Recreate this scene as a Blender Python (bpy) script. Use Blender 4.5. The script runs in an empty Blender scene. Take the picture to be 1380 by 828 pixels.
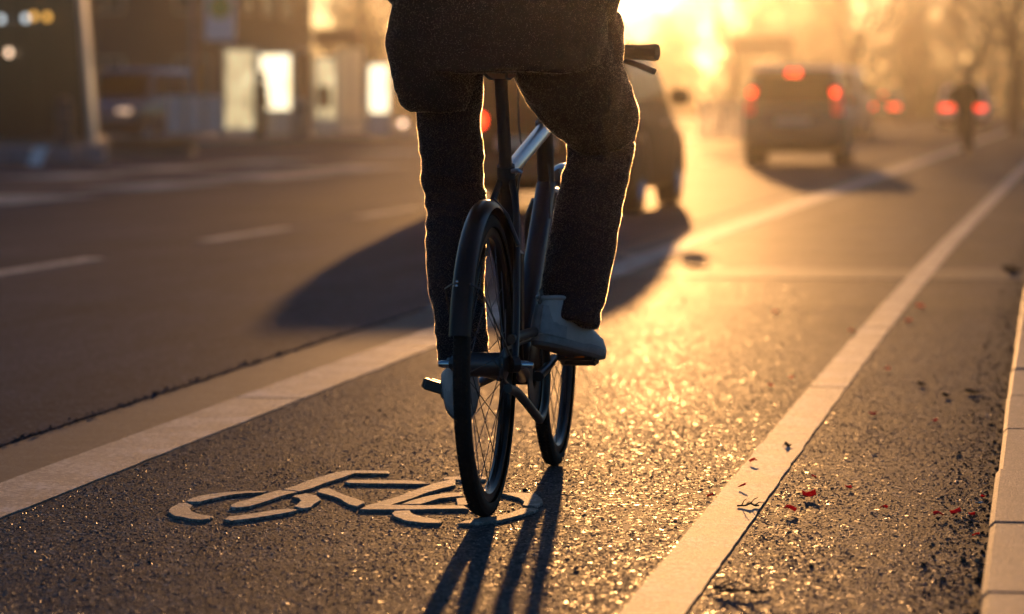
import bpy, math, random
import numpy as np
from mathutils import Vector, Matrix, noise

# ------------------------------------------------------------------ scene, camera, sky, sun, exposure
S = bpy.context.scene
COL = S.collection
R = math.radians
YAW, PITCH = 9.08, 3.49
SUN_AZ, SUN_EL = -6.7, 5.5          # degrees: azimuth from +Y (negative = left), elevation

cam_d = bpy.data.cameras.new('camera')
cam_d.sensor_width = 36.0
cam_d.lens = 117.2
cam_d.clip_start = 0.1
cam_d.clip_end = 6000
cam_d.dof.use_dof = True
cam_d.dof.focus_distance = 7.85
cam_d.dof.aperture_fstop = 3.1
cam_d.dof.aperture_blades = 9
cam = bpy.data.objects.new('camera', cam_d)
COL.objects.link(cam)
cam.location = (0, 0, 0.95)
cam.rotation_euler = (R(90 - PITCH), 0, R(YAW))
S.camera = cam

W = bpy.data.worlds.new('World'); S.world = W; W.use_nodes = True
wn = W.node_tree.nodes; wl = W.node_tree.links
sky = wn.new('ShaderNodeTexSky'); sky.sky_type = 'NISHITA'; sky.sun_disc = False
sky.sun_elevation = R(SUN_EL); sky.sun_rotation = R(SUN_AZ)
sky.air_density = 1.0; sky.dust_density = 0.4; sky.ozone_density = 4.0
wl.new(sky.outputs[0], wn['Background'].inputs[0])
wn['Background'].inputs[1].default_value = 0.15

sun_d = bpy.data.lights.new('sun', 'SUN')
sun_d.energy = 3.8; sun_d.angle = R(0.53); sun_d.color = (1.0, 0.48, 0.155)
sun = bpy.data.objects.new('sun', sun_d); COL.objects.link(sun)
az, el = R(SUN_AZ), R(SUN_EL)
to_sun = Vector((math.sin(az) * math.cos(el), math.cos(az) * math.cos(el), math.sin(el)))
sun.rotation_euler = to_sun.to_track_quat('Z', 'Y').to_euler()
sun.location = (0, 0, 30)

S.view_settings.view_transform = 'Standard'
S.view_settings.look = 'None'
S.view_settings.gamma = 1.0
S.view_settings.use_curve_mapping = False
S.view_settings.exposure = -0.1
S.render.engine = 'CYCLES'
S.cycles.use_denoising = True
S.cycles.max_bounces = 6
S.cycles.sample_clamp_indirect = 6.0

rng = random.Random(7)
F_PX = 4491.0
_c, _s = math.cos(R(YAW)), math.sin(R(YAW))

def curve(y):
    """the street bends gently to the right with distance"""
    if y < 8: return 0.0
    if y < 26: return 0.00033 * (y - 8) ** 2
    return 0.107 + 0.0119 * (y - 26)

def spot(xn, depth):
    """street position of something seen at lateral pixel xn (photo scale) and a given distance"""
    xc = (xn - 690) / F_PX * depth
    return (-_s * depth + _c * xc, _c * depth + _s * xc)

_M = cam.rotation_euler.to_matrix()
def on_ground(u, v, z=0.0):
    d = _M @ Vector(((u - 690) / F_PX, (414 - v) / F_PX, -1))
    t = (z - 0.95) / d.z
    return (d.x * t, d.y * t)

# ------------------------------------------------------------------ helpers
def tag(o, label=None, cat=None, group=None, kind=None):
    if label: o['label'] = label
    if cat: o['category'] = cat
    if group: o['group'] = group
    if kind: o['kind'] = kind
    return o

def empty(name, loc=(0, 0, 0), rz=0, parent=None):
    o = bpy.data.objects.new(name, None); COL.objects.link(o)
    o.empty_display_size = 0.1
    o.location = loc; o.rotation_euler = (0, 0, rz); o.parent = parent
    return o

def link(name, me, mat=None, parent=None, loc=None, rot=None):
    o = bpy.data.objects.new(name, me); COL.objects.link(o)
    if mat is not None and not me.materials: me.materials.append(mat)
    o.parent = parent
    if loc is not None: o.location = loc
    if rot is not None: o.rotation_euler = rot
    return o

def copy_tree(o, parent=None):
    c = o.copy(); COL.objects.link(c); c.parent = parent
    for ch in [x for x in bpy.data.objects if x.parent is o and x is not c]:
        copy_tree(ch, c)
    return c

class MB:
    def __init__(self): self.v = []; self.f = []
    def add(self, vs, fs):
        b = len(self.v); self.v += [tuple(p) for p in vs]
        self.f += [tuple(b + i for i in f) for f in fs]; return self
    def box(self, x0, x1, y0, y1, z0, z1):
        return self.add([(x0,y0,z0),(x1,y0,z0),(x1,y1,z0),(x0,y1,z0),(x0,y0,z1),(x1,y0,z1),(x1,y1,z1),(x0,y1,z1)],
            [(0,3,2,1),(4,5,6,7),(0,1,5,4),(1,2,6,5),(2,3,7,6),(3,0,4,7)])
    def bbox(self, x0, x1, y0, y1, z0, z1, b=0.01):
        """box with chamfered edges"""
        n0 = len(self.v)
        X = (x0, x1); Y = (y0, y1); Z = (z0, z1)
        vs = []; idx = {}
        for i in (0,1):
            for j in (0,1):
                for k in (0,1):
                    sx, sy, sz = (1,-1)[i], (1,-1)[j], (1,-1)[k]
                    for a in range(3):
                        p = [X[i]+sx*b, Y[j]+sy*b, Z[k]+sz*b]
                        p[a] = (X[i], Y[j], Z[k])[a]
                        idx[i,j,k,a] = len(vs); vs.append(tuple(p))
        fs = []
        for a in range(3):
            o1, o2 = (a+1) % 3, (a+2) % 3
            for e in (0,1):
                q = []
                for (m, n) in ((0,0),(1,0),(1,1),(0,1)):
                    key = [0,0,0]; key[a] = e; key[o1] = m; key[o2] = n
                    q.append(idx[key[0],key[1],key[2],a])
                fs.append(q if e else q[::-1])
        for a in range(3):
            o1, o2 = (a+1) % 3, (a+2) % 3
            for m in (0,1):
                for n in (0,1):
                    k0=[0,0,0]; k1=[0,0,0]; k0[a]=0; k1[a]=1
                    k0[o1]=k1[o1]=m; k0[o2]=k1[o2]=n
                    q=[idx[(*k0,o1)],idx[(*k1,o1)],idx[(*k1,o2)],idx[(*k0,o2)]]
                    if (m == n): q = q[::-1]
                    fs.append(q)
        for i in (0,1):
            for j in (0,1):
                for k in (0,1):
                    q=[idx[i,j,k,0],idx[i,j,k,1],idx[i,j,k,2]]
                    if (i+j+k) % 2: q=q[::-1]
                    fs.append(q[::-1])
        return self.add(vs, fs)
    def tube(self, path, rad, n=10, closed=False, cap=True):
        P = [Vector(p) for p in path]; m = len(P)
        if not isinstance(rad, list): rad = [rad] * m
        T = []
        for i in range(m):
            if closed: t = P[(i+1) % m] - P[i-1]
            else: t = P[min(i+1, m-1)] - P[max(i-1, 0)]
            T.append(t.normalized())
        up = Vector((0,0,1)) if abs(T[0].z) < 0.9 else Vector((1,0,0))
        N = (up - T[0] * up.dot(T[0])).normalized()
        vs = []; fs = []
        for i in range(m):
            if i: N = (N - T[i] * N.dot(T[i])).normalized()
            B = T[i].cross(N)
            for k in range(n):
                a = 2 * math.pi * k / n
                r = rad[i]
                rx, ry = r if hasattr(r, '__len__') else (r, r)
                vs.append(P[i] + N * (math.cos(a) * rx) + B * (math.sin(a) * ry))
        for i in range(m if closed else m - 1):
            for k in range(n):
                a = i * n + k; b = i * n + (k + 1) % n
                c = ((i + 1) % m) * n + (k + 1) % n; d = ((i + 1) % m) * n + k
                fs.append((a, b, c, d))
        if cap and not closed:
            fs.append(tuple(range(n))[::-1]); fs.append(tuple((m - 1) * n + k for k in range(n)))
        return self.add(vs, fs)
    def lathe(self, prof, n=32, axis='x', at=(0,0,0), a0=0.0, a1=None):
        """prof: (radius, offset along axis); closed turn, or an arc a0..a1"""
        full = a1 is None
        m = n if full else n + 1
        vs = []; fs = []
        for i in range(m):
            a = (2 * math.pi * i / n) if full else a0 + (a1 - a0) * i / n
            for (r, o) in prof:
                if axis == 'x': p = (o, r * math.cos(a), r * math.sin(a))
                elif axis == 'z': p = (r * math.cos(a), r * math.sin(a), o)
                else: p = (r * math.cos(a), o, r * math.sin(a))
                vs.append((p[0] + at[0], p[1] + at[1], p[2] + at[2]))
        k = len(prof)
        for i in range(m if full else m - 1):
            for j in range(k - 1):
                a = i * k + j; b = ((i + 1) % m) * k + j
                fs.append((a, b, b + 1, a + 1))
        return self.add(vs, fs)
    def prism(self, poly, z0, z1, cap_bottom=False):
        n = len(poly)
        A = sum(poly[i][0]*poly[(i+1)%n][1]-poly[(i+1)%n][0]*poly[i][1] for i in range(n))
        if A < 0: poly = poly[::-1]
        vs = [(x, y, z0) for x, y in poly] + [(x, y, z1) for x, y in poly]
        fs = [tuple(range(n, 2*n))] + [(i, (i+1) % n, n + (i+1) % n, n + i) for i in range(n)]
        if cap_bottom: fs.append(tuple(range(n))[::-1])
        return self.add(vs, fs)
    def loft(self, rings, cap=True):
        n = len(rings[0]); vs = [p for r in rings for p in r]; fs = []
        for i in range(len(rings) - 1):
            for k in range(n):
                fs.append((i*n+k, i*n+(k+1) % n, (i+1)*n+(k+1) % n, (i+1)*n+k))
        if cap:
            fs.append(tuple(range(n))[::-1]); fs.append(tuple((len(rings)-1)*n+k for k in range(n)))
        return self.add(vs, fs)
    def ell(self, c, r, n=14, m=10):
        vs = []; fs = []
        for i in range(m + 1):
            t = math.pi * i / m
            for k in range(n):
                a = 2 * math.pi * k / n
                vs.append((c[0]+r[0]*math.sin(t)*math.cos(a), c[1]+r[1]*math.sin(t)*math.sin(a), c[2]-r[2]*math.cos(t)))
        for i in range(m):
            for k in range(n):
                fs.append((i*n+k, i*n+(k+1)%n, (i+1)*n+(k+1)%n, (i+1)*n+k))
        return self.add(vs, fs)
    def mesh(self, name='mesh', smooth=False, fix=True):
        me = bpy.data.meshes.new(name)
        me.from_pydata(self.v, [], self.f)
        me.update()
        if smooth:
            me.polygons.foreach_set('use_smooth', [True] * len(me.polygons))
            if smooth != 'all':
                try: me.set_sharp_from_angle(angle=R(smooth if smooth is not True else 40))
                except Exception: pass
        return me
    def build(self, name, mat, parent=None, smooth=False, loc=None, rot=None):
        return link(name, self.mesh(name, smooth), mat, parent, loc, rot)

# ------------------------------------------------------------------ materials
MATS = {}
class NT:
    def __init__(self, name):
        self.m = bpy.data.materials.new(name); self.m.use_nodes = True
        self.t = self.m.node_tree; self.n = self.t.nodes; self.l = self.t.links
        self.b = self.n['Principled BSDF']
    def new(self, t, **kw):
        x = self.n.new(t)
        for k, v in kw.items(): setattr(x, k, v)
        return x
    def put(self, sock, val):
        if hasattr(val, 'is_linked') or isinstance(val, bpy.types.NodeSocket): self.l.new(val, sock)
        else: sock.default_value = val
    def coord(self, out='Object'):
        return self.new('ShaderNodeTexCoord').outputs[out]
    def noise(self, scale, detail=3, rough=.55, vec=None, out='Fac'):
        x = self.new('ShaderNodeTexNoise'); x.inputs['Scale'].default_value = scale
        x.inputs['Detail'].default_value = detail; x.inputs['Roughness'].default_value = rough
        self.l.new(vec if vec is not None else self.coord(), x.inputs['Vector']); return x.outputs[out]
    def ramp(self, fac, stops):
        x = self.new('ShaderNodeValToRGB'); self.l.new(fac, x.inputs[0])
        e = x.color_ramp.elements
        while len(e) < len(stops): e.new(0.5)
        for k, (p, c) in enumerate(stops):
            e[k].position = p; e[k].color = (*c, 1) if len(c) == 3 else c
        return x.outputs[0]
    def math(self, op, a, b=0.0, c=0.0):
        x = self.new('ShaderNodeMath', operation=op)
        self.put(x.inputs[0], a); self.put(x.inputs[1], b); self.put(x.inputs[2], c); return x.outputs[0]
    def vmath(self, op, a, b=(0,0,0)):
        x = self.new('ShaderNodeVectorMath', operation=op)
        self.put(x.inputs[0], a)
        if op == 'SCALE': self.put(x.inputs['Scale'], b)
        else: self.put(x.inputs[1], b)
        return x.outputs[0]
    def mix(self, fac, a, b, mode='MIX'):
        x = self.new('ShaderNodeMix', data_type='RGBA', blend_type=mode)
        self.put(x.inputs[0], fac); self.put(x.inputs[6], a if not isinstance(a, tuple) else (*a[:3], 1)); self.put(x.inputs[7], b if not isinstance(b, tuple) else (*b[:3], 1))
        return x.outputs[2]
    def bump(self, h, strength, dist, normal=None):
        x = self.new('ShaderNodeBump'); x.inputs['Strength'].default_value = strength
        x.inputs['Distance'].default_value = dist; self.l.new(h, x.inputs['Height'])
        if normal is not None: self.l.new(normal, x.inputs['Normal'])
        return x.outputs[0]
    def set(self, **kw):
        for k, v in kw.items(): self.put(self.b.inputs[k.replace('_', ' ')], v)
        return self

def plain(name, col, rough=0.5, metal=0.0, var=0.25, scale=12.0, bump=0.0, bscale=60.0, coat=0.0, **kw):
    if name in MATS: return MATS[name]
    t = NT(name)
    nz = t.noise(scale, 5, .6)
    lo = tuple(max(0, c * (1 - var)) for c in col); hi = tuple(min(1, c * (1 + var)) for c in col)
    t.set(Base_Color=t.ramp(nz, [(.3, lo), (.7, hi)]), Metallic=metal, Coat_Weight=coat)
    t.put(t.b.inputs['Roughness'], t.math('MULTIPLY_ADD', nz, rough * .35, rough * .82))
    if bump: t.set(Normal=t.bump(t.noise(bscale, 4), bump, .01))
    t.set(**kw)
    MATS[name] = t.m; return t.m

def lamp_mat(name, col, strength, base=None):
    if name in MATS: return MATS[name]
    t = NT(name)
    t.set(Base_Color=(*(base or col), 1), Roughness=.25, Emission_Color=(*col, 1), Emission_Strength=strength)
    MATS[name] = t.m; return t.m

def asphalt(name, dark, light, cell=0.009, tilt=0.55, gloss=0.6, spec=0.1, sparkle=.05):
    """chippings set in bitumen: every chip has its own tone, tilt and polish"""
    t = NT(name); co = t.coord()
    v = t.new('ShaderNodeTexVoronoi', feature='F1'); v.inputs['Scale'].default_value = 1 / cell
    t.l.new(co, v.inputs['Vector'])
    ch = t.new('ShaderNodeSeparateColor'); t.l.new(v.outputs['Color'], ch.inputs[0])
    tone = t.ramp(ch.outputs[0], [(0.0, dark), (.55, tuple((a+b)/2 for a, b in zip(dark, light))), (.92, light), (1.0, tuple(min(1, c*1.9) for c in light))])
    big = t.noise(.55, 6, .62, co)
    mid = t.noise(9, 4, .6, co)
    tone = t.mix(1.0, tone, t.ramp(big, [(.3, (.72,.72,.74)), (.7, (1.18,1.15,1.12))]), 'MULTIPLY')
    tone = t.mix(1.0, tone, t.ramp(mid, [(.3, (.8,.8,.8)), (.7, (1.15,1.15,1.15))]), 'MULTIPLY')
    mp = t.new('ShaderNodeMapping'); t.l.new(co, mp.inputs[0]); mp.inputs['Scale'].default_value = (2.2, .07, 1)
    trk = t.noise(1.0, 4, .6, mp.outputs[0])
    tone = t.mix(1.0, tone, t.ramp(trk, [(.3, (.70,.70,.72)), (.7, (1.25,1.22,1.2))]), 'MULTIPLY')
    geo = t.new('ShaderNodeNewGeometry')
    off = t.vmath('SUBTRACT', v.outputs['Color'], (.5,.5,.5))
    off = t.vmath('MULTIPLY', off, (1, 1, 0))
    nrm = t.vmath('NORMALIZE', t.vmath('ADD', geo.outputs['Normal'], t.vmath('SCALE', off, tilt)))
    h = t.math('ADD', t.math('MULTIPLY', v.outputs['Distance'], -1.0), t.math('MULTIPLY', ch.outputs[1], .45))
    h = t.math('ADD', h, t.math('MULTIPLY', mid, .5))
    bm = t.bump(h, .5, .003)
    t.set(Base_Color=tone, Roughness=gloss, Normal=bm, Specular_IOR_Level=spec)
    if sparkle:
        gl = t.new('ShaderNodeBsdfGlossy'); gl.inputs['Roughness'].default_value = .30; gl.inputs['Color'].default_value = (1, .97, .92, 1)
        t.l.new(nrm, gl.inputs['Normal'])
        # only the odd polished chip glints, some more than others
        fl = t.ramp(ch.outputs[2], [(0, (0,)*3), (1 - sparkle, (0,)*3), (1 - sparkle + .002, (.008,)*3), (1 - sparkle*.2, (.03,)*3), (1.0, (.16,)*3)])
        mx = t.new('ShaderNodeMixShader'); t.l.new(fl, mx.inputs[0]); t.l.new(t.b.outputs[0], mx.inputs[1]); t.l.new(gl.outputs[0], mx.inputs[2])
        t.l.new(mx.outputs[0], t.n['Material Output'].inputs['Surface'])
    MATS[name] = t.m; return t.m

def marking(name, col, wear=.25):
    """thick road paint: sandy grain, worn specks, transverse screed lines"""
    t = NT(name); co = t.coord()
    g = t.noise(420, 3, .7, co); st = t.noise(3.2, 6, .65, co)
    mp = t.new('ShaderNodeMapping'); t.l.new(co, mp.inputs[0]); mp.inputs['Scale'].default_value = (3, 55, 1)
    sc = t.noise(1.0, 4, .6, mp.outputs[0])
    c = t.ramp(st, [(.25, tuple(x*(1-wear) for x in col)), (.7, col)])
    c = t.mix(1.0, c, t.ramp(g, [(.3, (.72,.7,.68)), (.62, (1.05,1.05,1.05))]), 'MULTIPLY')
    c = t.mix(1.0, c, t.ramp(sc, [(.3, (.8,.8,.8)), (.6, (1.05,1.05,1.05))]), 'MULTIPLY')
    wr_ = t.noise(70, 7, .72, co); lw = t.noise(4.5, 4, .6, co)
    msk = t.ramp(t.math('ADD', wr_, t.math('MULTIPLY', lw, .55)), [(.80 - wear*.25, (0,)*3), (.86 - wear*.25, (1,)*3)])
    c = t.mix(t.math('MULTIPLY', msk, .75), c, (.085,.08,.075))
    h = t.math('ADD', g, t.math('MULTIPLY', sc, 1.2))
    h = t.math('SUBTRACT', h, t.math('MULTIPLY', msk, .8))
    t.set(Base_Color=c, Roughness=.62, Specular_IOR_Level=.22, Normal=t.bump(h, .6, .003))
    MATS[name] = t.m; return t.m

def cloth(name, col, sheen, rough=.9, weave=900):
    t = NT(name); co = t.coord()
    n1 = t.noise(9, 5, .6, co)
    t.set(Base_Color=t.ramp(n1, [(.3, tuple(c*.75 for c in col)), (.7, tuple(c*1.25 for c in col))]), Roughness=rough,
          Sheen_Weight=sheen, Sheen_Roughness=.28, Sheen_Tint=(1, .92, .8, 1), Specular_IOR_Level=.25,
          Normal=t.bump(t.math('ADD', t.noise(weave, 2, .5, co), t.math('MULTIPLY', t.noise(60, 4, .6, co), 1.5)), .35, .003))
    MATS[name] = t.m; return t.m

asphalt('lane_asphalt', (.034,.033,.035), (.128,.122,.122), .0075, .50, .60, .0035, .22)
asphalt('lit_band_asphalt', (.06,.057,.055), (.21,.195,.175), .008, .5, .6, .010, .15)
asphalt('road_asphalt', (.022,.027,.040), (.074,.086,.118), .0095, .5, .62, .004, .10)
asphalt('gutter_stone', (.055,.055,.056), (.125,.121,.118), .004, .18, .65, .05, .0)
asphalt('pavement_stone', (.17,.16,.145), (.27,.255,.23), .005, .15, .6, .05, .0)
asphalt('kerb_stone', (.17,.16,.145), (.29,.275,.245), .004, .16, .6, .16, .0)
marking('sun_streak_tone', (.60,.57,.50), .35)
marking('lane_paint', (.62,.59,.54), .30)
marking('symbol_paint', (.55,.52,.47), .40)
marking('dash_paint', (.66,.64,.60), .3)
plain('earth', (.10,.085,.055), .95, var=.5, scale=.8)
plain('black_paint', (.010,.010,.010), .30, var=.2, Specular_IOR_Level=.3)
plain('frame_paint', (.013,.013,.014), .36, var=.2, coat=.1)
plain('silver', (.62,.62,.63), .2, 1.0, .12)
plain('steel', (.55,.56,.58), .28, 1.0, .2)
plain('dark_steel', (.09,.09,.095), .38, .8, .3)
plain('rubber', (.013,.012,.012), .8, var=.35, scale=40, Specular_IOR_Level=.25)
plain('grip_rubber', (.02,.018,.016), .8, var=.3, bump=.5, bscale=220)
plain('black_plastic', (.018,.018,.019), .45, var=.2)
plain('tube_alloy', (.50,.50,.52), .3, .9, .15)
cloth('coat_cloth', (.014,.012,.011), .05)
cloth('trouser_cloth', (.013,.013,.018), .05)
cloth('lining_cloth', (.02,.02,.02), .3)
fb_ = NT('fibre'); fb_.n.remove(fb_.b)
_mx = fb_.new('ShaderNodeBsdfRefraction'); _mx.inputs['Color'].default_value = (1, .93, .82, 1); _mx.inputs['Roughness'].default_value = .5; _mx.inputs['IOR'].default_value = 1.3
fb_.l.new(_mx.outputs[0], fb_.n['Material Output'].inputs['Surface']); MATS['fibre'] = fb_.m
plain('skin', (.42,.25,.17), .5, var=.15)
plain('hair', (.04,.025,.015), .6, var=.4, scale=90)
plain('shoe_midsole', (.24,.22,.22), .7, var=.25, scale=40)
plain('shoe_tab', (.27,.26,.27), .55, var=.2, scale=40)
plain('shoe_leather', (.42,.385,.38), .5, var=.14, scale=25, bump=.15, bscale=180)
plain('shoe_sole', (.11,.095,.09), .75, var=.2, scale=30)
lamp_mat('amber_reflector', (1.0, .25, .02), .05)

# ------------------------------------------------------------------ the setting: ground, road, gutter, lane, kerb, pavement
def strip(name, xa, xb, y0, y1, z, mat, step=1.0, rag=0.0, ragstep=None, thick=0.0, parent=None):
    """a sheet that follows the bend of the street; rag gives it crumbling edges"""
    mb = MB(); ys = []; y = y0
    while y < y1 - 1e-6:
        ys.append(y); st = step if y < 60 else max(step, 4.0)
        if rag and y < 32: st = ragstep or .06
        y += st
    ys.append(y1)
    vs = []
    for y in ys:
        ra = rag * noise.noise(Vector((xa * 3, y * 6.0, 1.3))) + rag * .6 * noise.noise(Vector((xa, y * 23.0, 4.3))) if rag else 0
        rb = rag * noise.noise(Vector((xb * 3, y * 6.0, 7.7))) + rag * .6 * noise.noise(Vector((xb, y * 23.0, 9.3))) if rag else 0
        c = curve(y)
        vs += [(xa + c + ra, y, z), (xb + c + rb, y, z)]
    fs = [(2*i, 2*i+1, 2*i+3, 2*i+2) for i in range(len(ys)-1)]
    if thick:
        n = len(vs); vs += [(x, y, z - thick) for x, y, z in vs]
        for i in range(len(ys)-1):
            fs.append((2*i, 2*i+2, n+2*i+2, n+2*i)); fs.append((2*i+3, 2*i+1, n+2*i+1, n+2*i+3))
        fs.append((1, 0, n, n+1)); k = 2*(len(ys)-1); fs.append((k, k+1, n+k+1, n+k))
    mb.add(vs, fs)
    return mb.build(name, MATS[mat], parent)

tag(MB().add([(-3000,-400,-.06),(3000,-400,-.06),(3000,5000,-.06),(-3000,5000,-.06)], [(0,1,2,3)]).build('ground', MATS['earth']), kind='structure')
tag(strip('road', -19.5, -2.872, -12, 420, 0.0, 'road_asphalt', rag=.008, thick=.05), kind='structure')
tag(strip('gutter', -2.866, -2.580, -12, 260, -.006, 'gutter_stone', rag=.006, thick=.04), kind='structure')
tag(strip('bike_lane', -2.57, -.108, -12, 260, 0.0, 'lane_asphalt', rag=.006, thick=.05), kind='structure')
tag(strip('gutter_bed', -2.95, -2.5, -12, 260, -.045, 'earth'), kind='structure')

def aggregate(parent):
    """stone chippings standing proud of the worn lane surface"""
    g = np.random.default_rng(3); n = 210000
    y = 5.2 + 10.5*g.random(n)**1.6; x = g.uniform(-2.52, -.135, n)
    keep = np.ones(n, bool)
    for a, b_ in ((-2.585, -2.345), (-.785, -.642)):
        keep &= ~((x > a) & (x < b_))
    x, y = x[keep], y[keep]; n = len(x)
    sz = np.clip(g.lognormal(math.log(.0027), .36, n), .0012, .0075); hh = sz*g.uniform(.10, .36, n)*np.clip((16.5-y)/7, 0, 1)
    patch = np.array([noise.noise(Vector((a*2.2, b_*1.1, 5))) + .5*noise.noise(Vector((a*7, b_*5, 2))) for a, b_ in zip(x, y)]); hh *= np.clip(1+.7*patch, .35, 1.2)*.88
    rot = g.uniform(0, 6.283, n)
    base = np.empty((n, 4, 3)); top = np.empty((n, 4, 3))
    tx, ty = g.normal(0, .16, n), g.normal(0, .16, n)
    for k in range(4):
        a = rot + k*math.pi/2 + g.uniform(-.35, .35, n); r_ = sz*g.uniform(.8, 1.2, n)
        base[:, k, 0] = x + r_*np.cos(a); base[:, k, 1] = y + r_*np.sin(a); base[:, k, 2] = -.0008
        f = g.uniform(.45, .75, n)
        dx, dy = r_*f*np.cos(a), r_*f*np.sin(a)
        top[:, k, 0] = x + dx; top[:, k, 1] = y + dy; top[:, k, 2] = np.maximum(hh + dx*tx + dy*ty, .0003)
    c = np.array([curve(v) for v in y])[:, None]
    base[:, :, 0] += c; top[:, :, 0] += c
    vs = np.concatenate([base, top], 1).reshape(-1, 3)
    q = np.array([[4,5,6,7],[0,1,5,4],[1,2,6,5],[2,3,7,6],[3,0,4,7]])
    fs = (np.arange(n)[:, None, None]*8 + q[None]).reshape(-1)
    nf = n*5
    me = bpy.data.meshes.new('aggregate'); me.vertices.add(n*8); me.vertices.foreach_set('co', vs.ravel())
    me.loops.add(nf*4); me.loops.foreach_set('vertex_index', fs.astype(np.int32))
    me.polygons.add(nf); me.polygons.foreach_set('loop_start', np.arange(0, nf*4, 4, dtype=np.int32)); me.update()
    t = NT('chipping'); geo = t.new('ShaderNodeNewGeometry'); rnd = geo.outputs['Random Per Island']
    wn_ = t.new('ShaderNodeTexWhiteNoise', noise_dimensions='1D'); t.l.new(rnd, wn_.inputs['W'])
    t.set(Base_Color=t.ramp(rnd, [(0, (.030,.029,.030)), (.5, (.085,.08,.078)), (.85, (.15,.14,.13)), (1, (.28,.25,.21))]),
          Roughness=t.ramp(wn_.outputs['Value'], [(0, (.28,)*3), (.25, (.5,)*3), (1, (.75,)*3)]),
          Specular_IOR_Level=t.ramp(wn_.outputs['Value'], [(0, (.5,)*3), (.25, (.16,)*3), (.5, (.05,)*3), (1, (.03,)*3)]))
    o = link('aggregate', me, t.m, parent); o['kind'] = 'stuff'
    return o
aggregate(bpy.data.objects['bike_lane'])

tag(strip('lit_band', -2.34, -.112, 18.1, 19.3, .003, 'lit_band_asphalt', rag=.01, thick=.0028), kind='structure')  # lit band crossing the lane, put into a lighter sheet

def seg_lines(name, xa, xb, cuts, label, z=.004):
    e = tag(empty(name), kind='structure')
    for a, b in zip(cuts[:-1], cuts[1:]):
        strip('line_segment', xa, xb, a + .012, b - .012, z, 'lane_paint', rag=.004, thick=.0045, parent=e)
    return e
seg_lines('lane_line', -2.572, -2.355, [-6, 1.4, 6.3, 10.45, 17.2, 24, 31, 45, 70, 120, 180], '')
seg_lines('lane_line', -.775, -.652, [-6, 2, 5.2, 11.15, 14.2, 21, 29, 40, 60, 100, 160], '')
dl = tag(empty('centre_line'), kind='structure')
for k in range(-2, 30):
    a = 22.43 + 5.06 * (k - 1)
    strip('dash', -5.88, -5.74, a, a + 2.45, .004, 'dash_paint', rag=.005, thick=.0045, parent=dl)
tb = tag(empty('sun_streaks'), kind='structure')  # sunlit streaks on the far lanes, put into pale raised sheets
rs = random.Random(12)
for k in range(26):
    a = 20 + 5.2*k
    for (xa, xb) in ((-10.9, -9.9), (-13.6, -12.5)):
        if rs.random() < .62: strip('sun_streak', xa+rs.uniform(-.1,.1), xb+rs.uniform(-.1,.1), a, a+5.1*rs.uniform(.55,1), .004, 'sun_streak_tone', rag=.02, thick=.0045, parent=tb)

# kerb stones, right side (dropped where the driveway crosses)
kb = tag(empty('kerb'), kind='structure')
ks = MB().bbox(0, .145, 0, .992, -.12, .0, .011).mesh('kerb_stone')
for k in range(-8, 60):
    y = k * 1.0 + .86
    top = .095
    if 22.3 < y < 26.2: top = .03
    if y > 70: break
    o = link('kerb_stone', ks, MATS['kerb_stone'], kb, (-.104 + curve(y) + rng.uniform(-.003,.003), y, top + rng.uniform(-.003,.003)), (rng.uniform(-.003,.003), 0, -math.atan(curve(y+.9)-curve(y))*.9 + rng.uniform(-.003,.003)))
tag(strip('pavement', .046, 5.5, -12, 200, .088, 'pavement_stone', thick=.15), kind='structure')
tag(strip('far_kerb', -19.75, -19.5, -12, 300, .11, 'kerb_stone', thick=.15), kind='structure')
tag(strip('far_pavement', -60, -19.75, -12, 300, .105, 'pavement_stone', thick=.15), kind='structure')

# ------------------------------------------------------------------ the raised bicycle symbol on the lane
SY1 = {
 'A': [(150,312),(105,338),(85,358),(88,372),(120,394),(210,413),(300,424),(355,416),(385,401),(330,391),(270,380),(238,366),(228,346),(246,325),(205,310)],
 'B': [(205,296),(240,276),(330,256),(470,238),(640,230),(745,233),(720,240),(600,244),(530,252),(420,272),(330,292),(290,302),(212,303)],
 'C': [(495,324),(540,306),(620,286),(720,251),(825,224),(930,232),(945,238),(860,256),(790,280),(700,310),(620,334),(540,342),(500,339)],
 'C2': [(835,221),(900,205),(1000,166),(1100,135),(1200,105),(1270,94),(1400,93),(1540,97),(1558,106),(1545,113),(1325,111),(1240,141),(1130,176),(1030,214),(950,235)],
 'D': [(450,421),(480,403),(560,392),(680,375),(780,358),(880,349),(950,355),(930,363),(850,378),(760,393),(640,412),(560,421),(500,428)],
 'E': [(905,269),(930,258),(1000,246),(1070,261),(1100,290),(1060,312),(1030,339),(985,347),(920,335),(945,315),(965,295),(950,277)],
 'F': [(1070,233),(1100,216),(1150,209),(1200,235),(1250,255),(1300,272),(1382,300),(1391,310),(1341,335),(1280,319),(1220,281),(1160,259),(1085,242)],
}
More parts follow.
